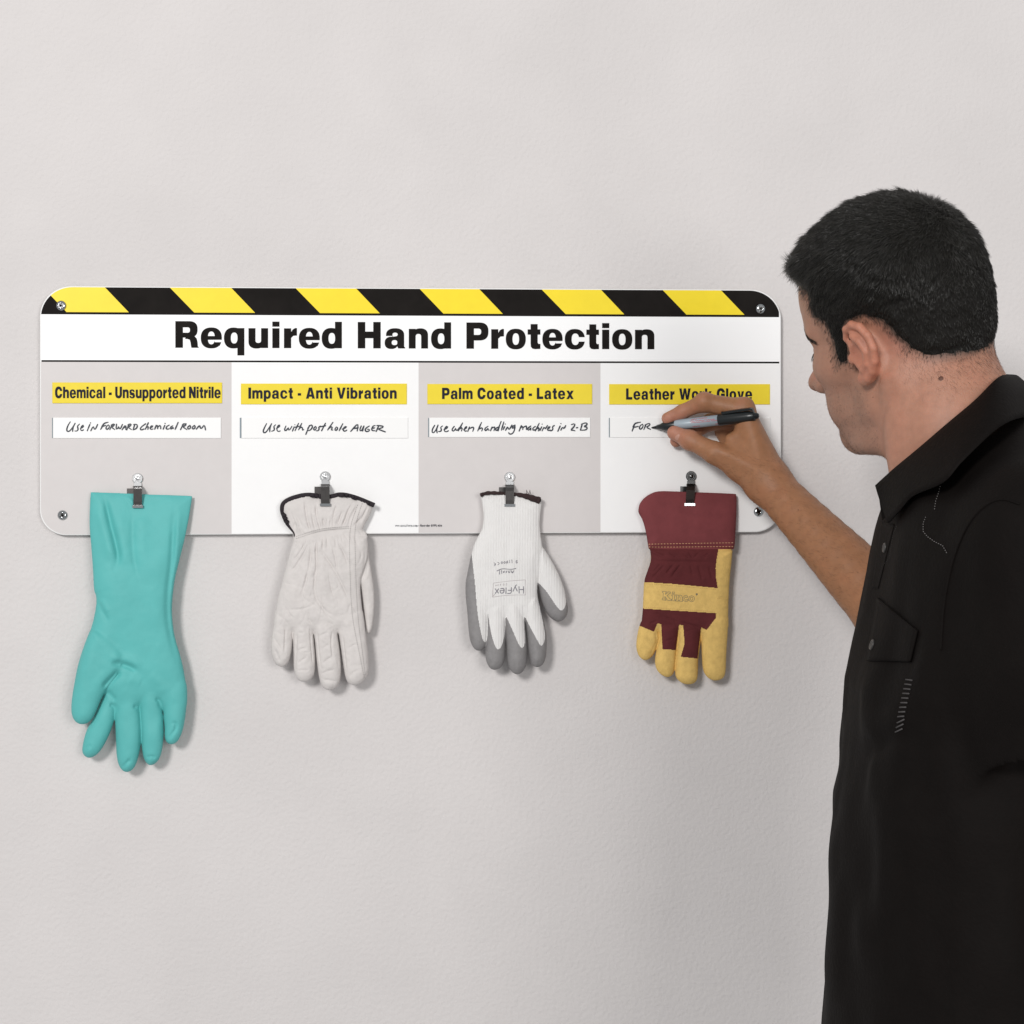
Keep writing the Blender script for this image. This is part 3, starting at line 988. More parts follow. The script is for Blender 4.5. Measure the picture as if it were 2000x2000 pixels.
class Glove:
    def __init__(self, ox, oy, s, box, step, base):
        self.ox, self.oy, self.s = ox, oy, s
        self.step = step
        (x0, y0), (x1, y1) = box
        self.u = np.arange(x0, x1, step); self.v = np.arange(y0, y1, step)
        self.U, self.VV = np.meshgrid(self.u, self.v, indexing='ij')
        self.p2 = np.stack([self.U.ravel(), self.VV.ravel()], 1)
        self.comp = []
        self.disp = np.zeros(len(self.p2))
        self.base = base                     # distance of the glove's back from the wall (metres)

    def poly(self, txt, sm=2):
        return chaikin(zz(pairs(txt), self.ox, self.oy, self.s), sm)

    def add(self, txt, T, R, zc, k=3.0, sm=2, Tmap=None):
        p = self.poly(txt, sm) if isinstance(txt, str) else txt
        d = poly_sd(self.p2, p)
        Tv = np.full(len(self.p2), float(T))
        if Tmap is not None:
            Tv = Tv * Tmap(self.p2)
        z = np.full(len(self.p2), float(zc)) if not callable(zc) else zc(self.p2)
        self.comp.append((d, Tv, float(R), z, k))
        return p

    def crease(self, txt, amp, w, fade=0.25):
        """amp > 0 raises, < 0 sinks, along a line given in trace coordinates (all in photo pixels)"""
        ln = zz(pairs(txt), self.ox, self.oy, self.s)
        if len(ln) > 2:
            ln = chaikin(ln, 2, False)
        ln = resample(ln, 3.0)
        lo = ln.min(0) - 4 * w; hi = ln.max(0) + 4 * w
        m = ((self.p2 > lo) & (self.p2 < hi)).all(1)
        q = self.p2[m]
        best = np.full(len(q), 1e9); tt = np.zeros(len(q))
        n = len(ln)
        for i in range(n - 1):
            a = ln[i]; ab = ln[i + 1] - a
            t = np.clip(((q - a) @ ab) / (ab @ ab + 1e-9), 0, 1)
            r = q - a - t[:, None] * ab
            dd = (r * r).sum(1)
            b = dd < best
            best[b] = dd[b]; tt[b] = (i + t[b]) / (n - 1)
        f = np.clip(np.minimum(tt, 1 - tt) / fade, 0, 1)
        f = f * f * (3 - 2 * f)
        self.disp[m] += amp * np.exp(-best / (w * w)) * (0.12 + 0.88 * f)

    def noise(self, scale, amp, seed, aniso=(1, 1)):
        q = np.c_[self.p2 * np.array(aniso), np.zeros(len(self.p2))]
        self.disp += hash_noise(q, scale, seed) * amp

    def mesh(self, wmax):
        st = self.step
        w = np.arange(-2 * st, wmax + 2 * st, st)
        nu, nv = self.U.shape
        W = w[None, :]
        F = None
        for d, T, R, z, k in self.comp:
            d_ = d[:, None]; T_ = np.maximum(T, 0.5)[:, None]
            dz = np.abs(W - z[:, None])
            Te = T_ + self.disp[:, None] * (W > z[:, None]) * np.clip(d_ / 6, 0, 1)
            Te = np.maximum(Te, 0.6)
            mn = np.minimum(R, T_)
            e = np.clip((R - d_) / R, 0, None)
            f = (np.sqrt(e * e + (dz / Te) ** 2) - 1) * mn
            F = f if F is None else smin(F, f, k)
        F = F.reshape(nu, nv, len(w)).astype(np.float32)
        V, Q = nets_dense(F, (self.u[0], self.v[0], w[0]), (st, st, st))
        # front height per column
        ins = F < 0
        top = np.full((nu, nv), np.nan)
        any_ = ins.any(2)
        last = ins.shape[2] - 1 - np.argmax(ins[:, :, ::-1], 2)
        a = np.argwhere(any_)
        l = last[any_]
        f0 = F[a[:, 0], a[:, 1], l]; f1 = F[a[:, 0], a[:, 1], np.minimum(l + 1, len(w) - 1)]
        top[any_] = w[l] + st * f0 / (f0 - f1 - 1e-9)
        self.top = top
        self.V = V; self.Q = Q[:, ::-1]
        return V, self.Q

    def world(self, V):
        return P(V[:, 0], V[:, 1], self.base + V[:, 2] * SPX)

    def height(self, xy):
        i = np.clip(((xy[:, 0] - self.u[0]) / self.step).round().astype(int), 0, len(self.u) - 1)
        j = np.clip(((xy[:, 1] - self.v[0]) / self.step).round().astype(int), 0, len(self.v) - 1)
        h = self.top[i, j]
        return np.where(np.isnan(h), np.nanmedian(self.top), h)

    def on(self, xy, lift=0.3):
        xy = np.asarray(xy, float)
        return P(xy[:, 0], xy[:, 1], self.base + (self.height(xy) + lift) * SPX)

    def split(self, zones, parent, default):
        """zones: list of (name, material, test(c)) ; later ones win"""
        c = self.V[self.Q].mean(1)
        z = np.zeros(len(c), int)
        for i, (nm, m, test) in enumerate(zones):
            z[test(c)] = i + 1
        Wd = self.world(self.V)
        out = []
        for i, (nm, m) in enumerate([default] + [(a, b) for a, b, _ in zones]):
            q = self.Q[z == i]
            if len(q) == 0:
                continue
            u, inv = np.unique(q, return_inverse=True)
            out.append(mk(nm, Wd[u], inv.reshape(q.shape), m, parent, True))
        return out

    def stitches(self, name, lines, m, parent, dash=3.0, gap=2.2, rad=0.55, lift=0.25):
        mb = MB()
        for ln in lines:
            ln = zz(pairs(ln), self.ox, self.oy, self.s) if isinstance(ln, str) else ln
            ln = resample(chaikin(ln, 2, False), 0.5)
            s = np.r_[0, np.cumsum(np.linalg.norm(np.diff(ln, axis=0), axis=1))]
            t = 0.0
            while t + dash < s[-1]:
                q = np.stack([np.interp(np.linspace(t, t + dash, 4), s, ln[:, k]) for k in (0, 1)], 1)
                w = self.on(q, lift)
                mb.tube(w, np.array([0.5, 1, 1, 0.5]) * rad * SPX, 5)
                t += dash + gap
        return mb.build(name, m, parent, True)

    def printing(self, name, lines, w, m, parent, lift=0.35):
        VV = []; TT = []; n = 0
        for ln in lines:
            V, T = flat_bool([(1, p) for p in ribbon_polys(ln, w, 1.0, 1)])
            VV.append(V); TT.append(T + n); n += len(V)
        V = np.concatenate(VV); T = np.concatenate(TT)
        return mk(name, self.on(V, lift), T, m, parent, False)


def in_poly3(p):
    p = np.asarray(p, float)
    return lambda c: inside_poly(c[:, :2], p)


GROUP = 'work gloves hanging from the board clips'
SG = DS + 0.0012

# ---- 1: teal nitrile gauntlet
M['teal'] = mat('teal_nitrile', (0.108, 0.46, 0.445), rough=0.55, spec=0.3, var=0.05, var_scale=25, bump=0.00025, bump_scale=900, sss=0.0)
g = Glove(100, 880, 0.3416, ((128, 950), (388, 1520)), 1.3, SG)
CL = (268, 970)


def cuff_T(q):
    t = 0.42 + 0.58 * np.clip((q[:, 1] - 962) / 150, 0, 1)
    pinch = 1 - 0.35 * np.exp(-(((q[:, 0] - CL[0]) / 22) ** 2 + ((q[:, 1] - CL[1]) / 30) ** 2))
    return t * pinch


def zc1(q):
    return 9 + 10 * np.clip((q[:, 1] - 962) / 200, 0, 1) - 4 * np.clip((q[:, 1] - 1250) / 150, 0, 1)


g.add('225,236 232,238 345,241 465,246 530,250 700,255 800,259 807,262 800,310 785,400 765,500 735,620 705,740 692,860 690,920 697,1010 710,1080 735,1160 755,1240 770,1330 776,1400 770,1470 700,1500 640,1480 600,1430 560,1440 490,1462 430,1490 365,1480 330,1450 300,1380 270,1330 140,1330 145,1270 165,1190 200,1090 235,1000 258,890 258,830 244,800 240,700 230,560 220,450 219,380',
      18, 42, zc1, Tmap=cuff_T, sm=1)
g.add('235,1010 200,1090 165,1190 140,1290 120,1400 113,1480 122,1530 150,1562 190,1567 228,1545 258,1490 285,1420 325,1350 400,1260 420,1150 330,1060',
      17, 26, 27, 4)
g.add('235,1540 200,1600 180,1680 176,1725 195,1752 225,1759 265,1738 300,1690 335,1620 360,1545 370,1480 420,1360 330,1330 280,1440', 15, 20, 13, 3)
g.add('362,1480 366,1560 370,1650 373,1740 385,1800 410,1834 440,1840 470,1822 492,1780 510,1700 517,1600 510,1520 500,1440 500,1340 385,1340', 17, 22, 15, 3)
g.add('508,1500 515,1620 518,1700 528,1762 552,1797 580,1800 612,1775 632,1730 642,1650 642,1560 632,1460 620,1340 505,1340', 16, 20, 15, 3)
g.add('640,1490 650,1580 648,1640 662,1674 695,1682 722,1665 747,1620 766,1540 776,1420 770,1300 650,1300', 15, 20, 17, 3)
for txt, a, w in (('300,240 335,400 368,520 388,620 360,680', -7, 6), ('255,300 290,430 330,560 345,650', 3, 9), ('385,330 420,560 430,700', 3, 12),
                  ('470,340 462,470 470,620 505,750', -2.2, 6), ('520,330 520,520 540,700', 2.0, 12), ('705,330 695,500 690,640 668,800 664,960 690,1090 720,1210', -5, 6),
                  ('735,300 725,480 715,640 690,820 685,960', 3, 7), ('255,850 300,930 330,985', -3, 5), ('280,845 330,930', 2, 6), ('335,1215 400,1220 450,1235 500,1265', -6, 6),
                  ('330,1180 430,1190 520,1240', 3, 10), ('290,1365 330,1320 400,1258', -9, 6), ('320,1370 350,1410 375,1430', -4, 5), ('330,1450 362,1462 375,1500', -4, 4),
                  ('465,1470 495,1462 508,1500', -4, 4), ('590,1425 620,1425 632,1480', -4, 4), ('395,1820 430,1790 455,1760', -3, 4), ('540,1760 570,1745 600,1760', -2.5, 3.5),
                  ('665,1660 690,1620 715,1590 710,1550 680,1570', -2.5, 3.5), ('190,1710 210,1690 235,1690', -1.5, 4), ('430,262 458,285 470,310', 3, 4), ('545,280 580,262 640,262', 2, 5),
                  ('560,1270 620,1330 640,1400', 2, 12), ('440,1300 520,1330', 2, 10)):
    g.crease(txt, a, w)
g.noise(0.03, 3.0, 3); g.noise(0.09, 0.7, 4)
g.mesh(62)
gl = empty('rubber_glove', P(268, 1200, SG), 'long teal rubber gauntlet glove hanging under the Chemical plate', 'glove', GROUP)
g.split([], gl, ('glove_shell', M['teal']))
GL1 = g

# ---- 2: pale leather driver glove with black bound cuff
M['pale_leather'] = mat('pale_leather', (0.645, 0.61, 0.59), rough=0.62, spec=0.25, var=0.06, var_scale=110, bump=0.0008, bump_scale=230, bump_detail=8)
M['thread_grey'] = mat('thread_grey', (0.27, 0.25, 0.24), rough=0.8)
M['black_cloth'] = mat('black_cloth', (0.02, 0.014, 0.018), rough=0.85, bump=0.0003, bump_scale=900)
g = Glove(500, 900, 0.2484, ((518, 945), (756, 1362)), 1.15, SG)


def t2(q):
    pinch = 1 - 0.30 * np.exp(-(((q[:, 0] - 636) / 20) ** 2 + ((q[:, 1] - 975) / 24) ** 2))
    return (0.60 + 0.40 * np.clip((q[:, 1] - 960) / 110, 0, 1)) * pinch


g.add('285,555 232,470 205,400 198,360 215,322 280,288 400,262 520,282 590,282 660,258 780,285 925,345 905,410 880,460 845,520 835,545 870,560 872,600 300,620', 13, 24,
      lambda q: 11 + 4 * np.clip((q[:, 1] - 1000) / 60, 0, 1), 4, 1, t2)
g.add('300,575 288,640 265,720 235,830 205,950 175,1060 152,1180 140,1300 280,1345 440,1345 630,1355 850,1310 838,1200 822,1040 820,980 830,900 870,800 885,700 870,560', 14, 34, 18, 3, 1)
g.add('155,1160 135,1300 120,1400 116,1480 128,1552 155,1602 195,1624 237,1613 263,1570 281,1490 286,1400 286,1290 270,1220 220,1150', 12, 18, 16, 2)
g.add('287,1270 292,1400 295,1550 296,1640 312,1702 350,1737 400,1737 442,1712 464,1660 466,1550 455,1420 440,1280 420,1200 300,1200', 13, 20, 17, 2)
g.add('445,1290 465,1420 475,1550 490,1680 510,1762 550,1803 600,1803 647,1772 667,1700 669,1600 655,1460 632,1310 600,1220 460,1220', 14, 22, 18, 2)
g.add('640,1300 665,1450 685,1600 705,1722 740,1760 795,1767 852,1732 887,1665 886,1550 868,1400 850,1250 830,1150 660,1200', 14, 22, 18, 2)
g.add('872,620 890,750 905,860 925,980 932,1080 927,1200 913,1315 895,1358 873,1352 858,1260 843,1120 825,980 790,880 790,700', 9, 14, 10, 2)
for x0, y0, x1, y1, a, w in ((330, 600, 300, 480, -2.0, 2.6), (385, 590, 330, 500, -2, 2.4), (430, 560, 385, 300, -2.2, 2.4), (470, 555, 455, 420, -1.8, 2.2), (505, 545, 470, 330, -2.2, 2.2),
                             (555, 530, 525, 450, -1.6, 2), (600, 525, 640, 330, -1.8, 2.2), (640, 525, 690, 390, -2.0, 2.4), (680, 525, 760, 330, -2, 2.2), (720, 530, 790, 360, -1.6, 2.2),
                             (840, 530, 880, 470, -2, 3), (360, 610, 300, 700, -2, 2.6), (430, 620, 260, 900, -2.4, 2.8), (440, 640, 355, 1070, -2.4, 2.8), (400, 630, 280, 800, -2.0, 2.4),
                             (465, 640, 465, 960, -2.2, 2.6), (500, 690, 740, 1115, -2.2, 2.6), (590, 640, 640, 900, -1.8, 2.4), (640, 630, 730, 830, -2, 2.4), (520, 600, 520, 700, -1.5, 2.2),
                             (560, 600, 570, 690, -1.4, 2.2), (680, 610, 725, 700, -1.4, 2.2), (320, 625, 290, 690, -1.5, 2.2), (860, 690, 835, 940, -2.2, 2.6), (880, 800, 850, 930, -1.5, 2.2),
                             (200, 960, 330, 985, -0.8, 3), (160, 1200, 270, 1300, -1.0, 2.6), (230, 1150, 285, 1250, -1.0, 2.4), (370, 1080, 480, 1160, -0.9, 2.6), (720, 1220, 745, 1120, -0.9, 2.6),
                             (560, 1270, 610, 1290, -1, 2.5), (400, 1240, 440, 1280, -1.2, 2.5), (130, 1380, 200, 1500, -1.2, 2.6), (140, 1470, 190, 1590, -1.4, 2.6), (150, 1340, 220, 1380, -1, 2.4),
                             (310, 1500, 400, 1470, -1.1, 2.4), (330, 1600, 400, 1540, -1.2, 2.4), (320, 1650, 420, 1650, -1.2, 2.4), (520, 1600, 600, 1540, -1.2, 2.4), (510, 1680, 620, 1640, -1.4, 2.6),
                             (520, 1720, 640, 1740, -1.2, 2.4), (500, 1500, 580, 1440, -1.0, 2.4), (720, 1480, 790, 1440, -1.0, 2.4), (730, 1700, 800, 1640, -1.0, 2.6), (500, 1380, 570, 1350, -0.9, 2.4)):
    mxp = ((x0 + x1) / 2 + (y1 - y0) * 0.05, (y0 + y1) / 2 + (x0 - x1) * 0.05)
    g.crease('%g,%g %g,%g %g,%g' % (x0, y0, mxp[0], mxp[1], x1, y1), a * 1.25, w * 1.0)
g.crease('465,860 460,1030 480,1100 540,1180 620,1225', -2.4, 3.0)
g.crease('520,700 520,950 560,1080 610,1150', 1.8, 8)
g.crease('420,760 400,1000', 1.5, 7)
g.crease('620,760 700,980', 1.5, 7)
g.crease('300,622 420,585 520,558 640,545 735,540', -0.9, 2.6)
g.crease('300,598 420,560 520,535 640,525 735,520', 1.2, 3.2)
for tx in ('230,1300 228,1420 222,1520', '320,1330 318,1500 305,1640', '425,1300 432,1450 450,1620', '480,1330 492,1480 510,1640', '600,1330 590,1440 605,1560', '680,1350 700,1540 715,1680'):
    g.crease(tx, -2.6, 1.5)
wr = np.random.default_rng(3)
for k in range(95):
    x0, y0 = wr.uniform(150, 860), wr.uniform(640, 1740)
    a0 = wr.normal(math.pi / 2, 0.28) if y0 < 1150 else wr.uniform(0, math.pi)
    ll = wr.uniform(40, 150) * (1.0 if y0 < 1200 else 0.55)
    b0 = a0 + wr.normal(0, 0.5)
    g.crease('%g,%g %g,%g %g,%g' % (x0, y0, x0 + math.cos(a0) * ll, y0 + math.sin(a0) * ll, x0 + (math.cos(a0) + math.cos(b0)) * ll, y0 + (math.sin(a0) + math.sin(b0)) * ll), wr.uniform(-1.3, 0.5), wr.uniform(1.5, 2.4), 0.4)
for k in range(46):
    x0 = 300 + 9.6 * k
    yb = 606 - (x0 - 300) * 0.27 if x0 < 500 else 552 - (x0 - 500) * 0.10
    g.crease('%g,%g %g,%g' % (x0, yb - 22, x0 + 4, yb + 20), -1.5, 1.2, 0.3)
for k in range(26):
    x0 = 250 + 23 * k + wr.uniform(-8, 8)
    yb = 600 - (x0 - 300) * 0.14 if x0 < 520 else 555 - (x0 - 520) * 0.09
    g.crease('%g,%g %g,%g' % (x0, yb - 15, x0 + (x0 - 540) * 0.35, yb - wr.uniform(80, 210)), wr.uniform(-3.2, -1.2), wr.uniform(1.7, 2.4), 0.5)
    g.crease('%g,%g %g,%g' % (x0, yb + 15, x0 + (x0 - 540) * 0.15, yb + wr.uniform(60, 190)), wr.uniform(-2.8, -0.8), wr.uniform(1.7, 2.4), 0.5)
g.noise(0.02, 3.2, 5); g.noise(0.07, 1.8, 6); g.noise(0.16, 0.6, 7)
g.mesh(62)
gl = empty('leather_glove', P(636, 1150, SG), 'pale grey leather glove with black bound cuff under the Impact plate', 'glove', GROUP)
g.split([], gl, ('glove_shell', M['pale_leather']))
g.stitches('stitching', ['800,345 762,450 738,540 735,700 740,900 745,1050 755,1200 775,1330 800,1450 830,1600 852,1710', '835,335 795,450 775,560 780,700 785,900 790,1050 800,1200 812,1330 830,1450 848,1600 858,1690',
                         '315,612 420,577 520,548 640,536 730,531', '315,596 420,560 520,533 640,522 735,517'], M['thread_grey'], gl, 2.4, 1.9, 0.60)
edge = resample(chaikin(zz(pairs('298,600 296,560 275,535 235,475 207,410 199,365 210,322 275,285 400,255 520,276 590,276 660,252 780,280 925,342'), 500, 900, 0.2484), 2, False), 2)
mb = MB()
q = g.on(edge + [1.2, 2.0], 0)
q[:, 1] = np.clip(q[:, 1], -(SG + 0.013), -(SG + 0.0045))
ramp = np.clip(np.linspace(0, 1, len(q)) / 0.14, 0.35, 1)
mb.tube(q, ramp * 4.6 * SPX, 10, flat=0.9)
mb.build('cuff_binding', M['black_cloth'], gl, True)
GL2 = g

# ---- 3: white knit glove with grey dipped palm and fingertips
M['knit'] = mat('white_knit', (0.80, 0.785, 0.77), rough=0.9, spec=0.15, var=0.02, var_scale=200, bump=0.00035, bump_scale=1500, wave=160)
M['grey_latex'] = mat('grey_latex', (0.245, 0.235, 0.235), rough=0.55, spec=0.4, var=0.12, var_scale=160, bump=0.0005, bump_scale=600, bump_detail=6)
M['print_grey'] = mat('print_grey', (0.22, 0.21, 0.235), rough=0.8)
M['print_pale'] = mat('print_pale', (0.50, 0.46, 0.46), rough=0.8)
M['brown_yarn'] = mat('brown_yarn', (0.035, 0.018, 0.018), rough=0.95, bump=0.0006, bump_scale=1200)
SC3 = 280 / 1176
g = Glove(880, 900, SC3, ((898, 950), (1128, 1332)), 1.15, SG)


def t3(q):
    pinch = 1 - 0.30 * np.exp(-(((q[:, 0] - 996) / 20) ** 2 + ((q[:, 1] - 975) / 24) ** 2))
    return (0.62 + 0.38 * np.clip((q[:, 1] - 960) / 100, 0, 1)) * pinch


g.add('248,272 345,262 450,268 560,275 650,305 748,328 738,420 728,520 738,610 752,690 760,740 745,900 716,990 711,1100 730,1210 755,1310 620,1320 450,1320 300,1310 140,1200 125,1050 132,950 152,850 176,740 195,680 228,615 258,565 270,500 270,420 256,340',
      15, 32, lambda q: 12 + 7 * np.clip((q[:, 1] - 980) / 110, 0, 1), 3, 1, t3)
g.add('128,940 123,1100 138,1250 148,1400 160,1480 190,1542 230,1562 270,1547 302,1500 310,1400 306,1250 295,1100 200,920', 15, 20, 19, 2)
g.add('300,1180 303,1300 298,1450 284,1560 288,1640 320,1702 360,1718 412,1702 444,1650 450,1550 452,1400 450,1250 420,1150', 17, 20, 20, 2)
g.add('448,1240 453,1400 460,1550 464,1650 490,1722 540,1758 592,1737 627,1670 632,1550 617,1400 602,1260 560,1150 460,1150', 18, 21, 21, 2)
g.add('605,1240 626,1400 638,1550 649,1640 680,1688 720,1695 762,1672 787,1600 792,1450 767,1320 737,1200 700,1100 620,1150', 17, 20, 20, 2)
g.add('745,690 800,770 870,890 925,1020 955,1150 967,1220 952,1280 910,1318 860,1318 800,1272 755,1182 730,1080 716,990 690,850', 15, 20, 14, 2.5)
for txt, a, w in (('430,640 420,760 440,900', 1.2, 6), ('540,640 520,780 500,950', 1.4, 7), ('660,640 690,760 680,900', 1.2, 7), ('715,960 690,860 700,760', -1.5, 4), ('300,1130 310,1250', -1.5, 2.5),
                  ('440,1180 450,1300', -1.5, 2.5), ('595,1180 608,1290', -1.5, 2.5), ('715,1000 712,1120 735,1200', -1.5, 2.5), ('770,760 800,860', -0.8, 3)):
    g.crease(txt, a, w)
g.noise(0.025, 2.2, 9); g.noise(0.1, 0.5, 10)
g.mesh(58)
gl = empty('coated_glove', P(996, 1150, SG), 'white knit glove with grey dipped fingertips under the Palm Coated plate', 'glove', GROUP)
white = chaikin(zz(pairs('150,240 148,560 172,760 185,870 200,1000 212,1150 225,1280 245,1390 265,1475 285,1490 300,1470 306,1350 303,1225 325,1380 350,1480 375,1540 392,1548 415,1530 437,1460 449,1380 450,1262 490,1350 530,1440 560,1510 582,1537 602,1525 613,1480 607,1350 602,1262 650,1360 700,1450 735,1517 757,1512 773,1470 776,1420 760,1330 732,1205 712,1110 710,1000 722,1002 780,1060 840,1150 888,1220 915,1232 941,1195 951,1150 940,1090 990,1000 900,240'), 880, 900, SC3), 1)
wp = in_poly3(white)
gz = 19
g.split([('grey_coating', M['grey_latex'], lambda c: (~wp(c)) | (c[:, 2] < 8))], gl, ('knit_shell', M['knit']))
# brown overlock rim
mb = MB()
e = resample(chaikin(zz(pairs('246,282 300,262 370,262 450,272 560,276 620,288 690,312 738,326'), 880, 900, SC3), 2, False), 1.5)
q = g.on(e, 0); q[:, 1] = np.clip(q[:, 1], -(SG + 0.012), -(SG + 0.006))
tt = np.linspace(0, 1, len(q))
mb.tube(q, (3.6 + 3.0 * np.clip((tt - 0.6) / 0.3, 0, 1) + 0.5 * np.sin(tt * 60)) * SPX, 9)
for fx in (628, 636, 648, 662):
    b = zz([(fx, 285), (fx + RNG.uniform(-6, 6), 268), (fx + RNG.uniform(-16, 6), 238)], 880, 900, SC3)
    mb.tube(P(b[:, 0], b[:, 1], SG + 0.009), np.array([0.7, 0.6, 0.3]) * SPX, 5)
mb.build('cuff_binding', M['brown_yarn'], gl, True)


# printing, upside down on the back of the hand (zoomed trace: origin 940,1080, 16.1 per px)
def pr3(txt):
    return [np.array([(940 + float(a.split(',')[0]) / 16.1, 1080 + float(a.split(',')[1]) / 16.1) for a in st.split()]) for st in txt.replace('\n', ';').split(';')]


hy = """1330,1060 1332,1265;1185,1062 1192,1262;1332,1150 1190,1150;1130,1200 1070,1070;1000,1200 1065,1060 1085,1020 1110,1005
945,1085 945,1275 830,1275;945,1175 845,1175;780,1100 775,1280;592,1185 722,1175 715,1130 670,1112 610,1125;592,1185 600,1250 640,1268 700,1250 722,1175
540,1265 440,1130;545,1130 440,1270"""
g.printing('maker_print', pr3(hy), 1.75, M['print_grey'], gl)
g.printing('print_frame', pr3("""385,945 700,905 1000,870 1385,845;1385,845 1400,1100 1395,1320;1395,1320 1000,1322 650,1345 355,1390;355,1390 362,1150 385,945
360,1380 420,1300;375,1345 400,1330"""), 1.0, M['print_pale'], gl)
g.printing('foam_print', pr3("""790,950 785,1040;810,975 770,980;705,965 680,985 685,1020 710,1020 720,990 705,965;610,970 580,1015 615,1020 610,970;540,985 535,1035 505,995 490,1035 450,995 450,1035"""), 1.0, M['print_pale'], gl)
g.printing('maker_print', pr3("""1085,485 1000,510 900,515 760,500 640,500 560,535 490,565;1020,560 980,650 935,550;1000,600 950,600;900,560 895,625 860,620 850,565
810,570 770,575 800,610 770,625;740,570 690,590 700,625 740,610 690,600;640,550 645,645;580,550 575,665"""), 1.5, M['print_grey'], gl)
g.printing('size_print', pr3("""1135,230 1095,240 1090,290 1110,325 1140,310 1130,270 1095,275;960,215 970,310;890,225 895,315;830,250 795,260 800,330;845,310 800,315 835,270
740,265 700,300 735,340 765,300 740,265;650,270 615,310 650,350 680,310 650,270;510,290 560,305 560,350 515,375;400,310 450,335 450,375 405,400;445,355 410,355"""), 1.15, M['print_grey'], gl)
GL3 = g

# ---- 4: maroon and tan rigger glove
M['maroon_canvas'] = mat('maroon_canvas', (0.190, 0.046, 0.050), rough=0.85, spec=0.2, var=0.12, var_scale=60, bump=0.0003, bump_scale=1400)
M['maroon_dark'] = mat('maroon_dark', (0.108, 0.022, 0.024), rough=0.85, spec=0.2, var=0.15, var_scale=60, bump=0.0003, bump_scale=1400)
M['tan_suede'] = mat('tan_suede', (0.74, 0.50, 0.165), rough=0.9, spec=0.15, var=0.14, var_scale=130, bump=0.0006, bump_scale=500, bump_detail=7)
M['thread_tan'] = mat('thread_tan', (0.72, 0.40, 0.22), rough=0.8)
M['thread_suede'] = mat('thread_suede', (0.45, 0.28, 0.08), rough=0.8)
M['print_outline'] = mat('print_outline', (0.23, 0.19, 0.12), rough=0.8)
SC4 = 240 / 1008
g = Glove(1220, 900, SC4, ((1236, 950), (1446, 1350)), 1.1, SG)


def t4(q):
    pinch = 1 - 0.30 * np.exp(-(((q[:, 0] - 1349) / 20) ** 2 + ((q[:, 1] - 972) / 24) ** 2))
    return (0.60 + 0.40 * np.clip((q[:, 1] - 965) / 70, 0, 1)) * pinch


g.add('112,420 112,400 122,350 165,298 228,260 290,247 400,250 500,254 700,261 905,270 918,275 920,400 912,550 902,722 880,726 400,724 200,722 194,715 178,600 150,490 118,435', 15, 26, lambda q: 11 + 5 * np.clip((q[:, 1] - 975) / 60, 0, 1), 2, 1, t4)
g.add('205,700 216,790 210,840 185,910 160,980 154,1100 149,1220 138,1330 150,1400 280,1400 450,1410 640,1420 850,1400 850,1230 855,1080 862,960 875,850 888,700', 15, 26, 16, 2.5, 1)
g.add('142,1300 116,1365 98,1460 94,1530 109,1592 145,1633 190,1635 232,1602 272,1520 291,1450 277,1380 272,1300', 14, 18, 14, 2)
g.add('268,1320 290,1450 270,1520 250,1600 248,1680 280,1742 340,1778 387,1767 412,1720 427,1550 447,1400 452,1320', 16, 20, 17, 2)
g.add('450,1330 440,1450 425,1580 411,1720 420,1782 470,1827 540,1837 592,1812 602,1740 602,1620 627,1480 627,1330', 16, 20, 17, 2)
g.add('622,1330 630,1480 632,1600 640,1720 680,1783 740,1807 802,1792 830,1745 832,1600 847,1400 852,1250 700,1250', 16, 22, 17, 2)
for x0, y0, x1, y1, a, w in ((230, 760, 300, 800, -2, 2.2), (250, 740, 340, 770, -1.8, 2), (360, 750, 430, 790, -2, 2), (520, 740, 560, 800, -2, 2), (470, 760, 530, 790, -1.6, 2), (620, 745, 560, 800, -1.6, 2),
                             (700, 750, 650, 790, -1.4, 2), (330, 850, 210, 980, -2, 2.4), (400, 850, 340, 930, -2.2, 2.4), (460, 850, 380, 960, -2.4, 2.4), (300, 840, 230, 920, -1.6, 2.2), (600, 850, 640, 980, -1.8, 2.4),
                             (540, 850, 560, 950, -1.2, 2.2), (690, 860, 720, 980, -1.6, 2.4), (250, 1240, 330, 1300, -1.2, 2.4), (330, 1280, 430, 1320, -1.6, 2.4), (450, 1320, 620, 1370, -1.8, 2.6), (200, 1340, 270, 1310, -1.4, 2.2),
                             (320, 1480, 420, 1460, -1.2, 2.4), (490, 1400, 610, 1380, -1.2, 2.4), (250, 1400, 270, 1520, -1.5, 2), (440, 1380, 430, 1560, -1.6, 2), (670, 1400, 655, 1620, -1.6, 2), (630, 1380, 670, 1400, -1.6, 2.2),
                             (210, 1600, 260, 1480, -1.2, 2), (300, 1520, 300, 1620, -0.8, 2.4), (765, 1120, 850, 1130, -1.2, 2)):
    g.crease('%g,%g %g,%g' % (x0, y0, x1, y1), a, w)
g.crease('215,822 400,828 600,830 745,835', -1.4, 3)
g.crease('150,290 300,265 600,275 910,290', 0.8, 3)
g.noise(0.02, 1.6, 12); g.noise(0.08, 0.8, 13)
g.mesh(54)
gl = empty('rigger_glove', P(1349, 1140, SG), 'maroon and tan leather work glove hanging under the Leather Work Glove plate', 'glove', GROUP)
TR4 = lambda t: zz(pairs(t), 1220, 900, SC4)
zone_tan_side = TR4('770,722 756,800 746,880 750,960 763,1040 766,1140 752,1245 748,1290 700,1352 672,1388 628,1366 628,1500 600,1900 900,1900 1000,700')
zone_band = TR4('100,992 160,995 400,1010 790,1047 770,1251 400,1228 150,1212 80,1210')
zone_cuff = TR4('0,0 1000,0 1000,725 906,725 400,724 0,720')
zone_fingers = TR4('60,1349 120,1352 240,1402 268,1336 300,1338 310,1545 420,1552 447,1345 480,1350 492,1500 460,1608 598,1622 628,1366 640,1900 60,1900')
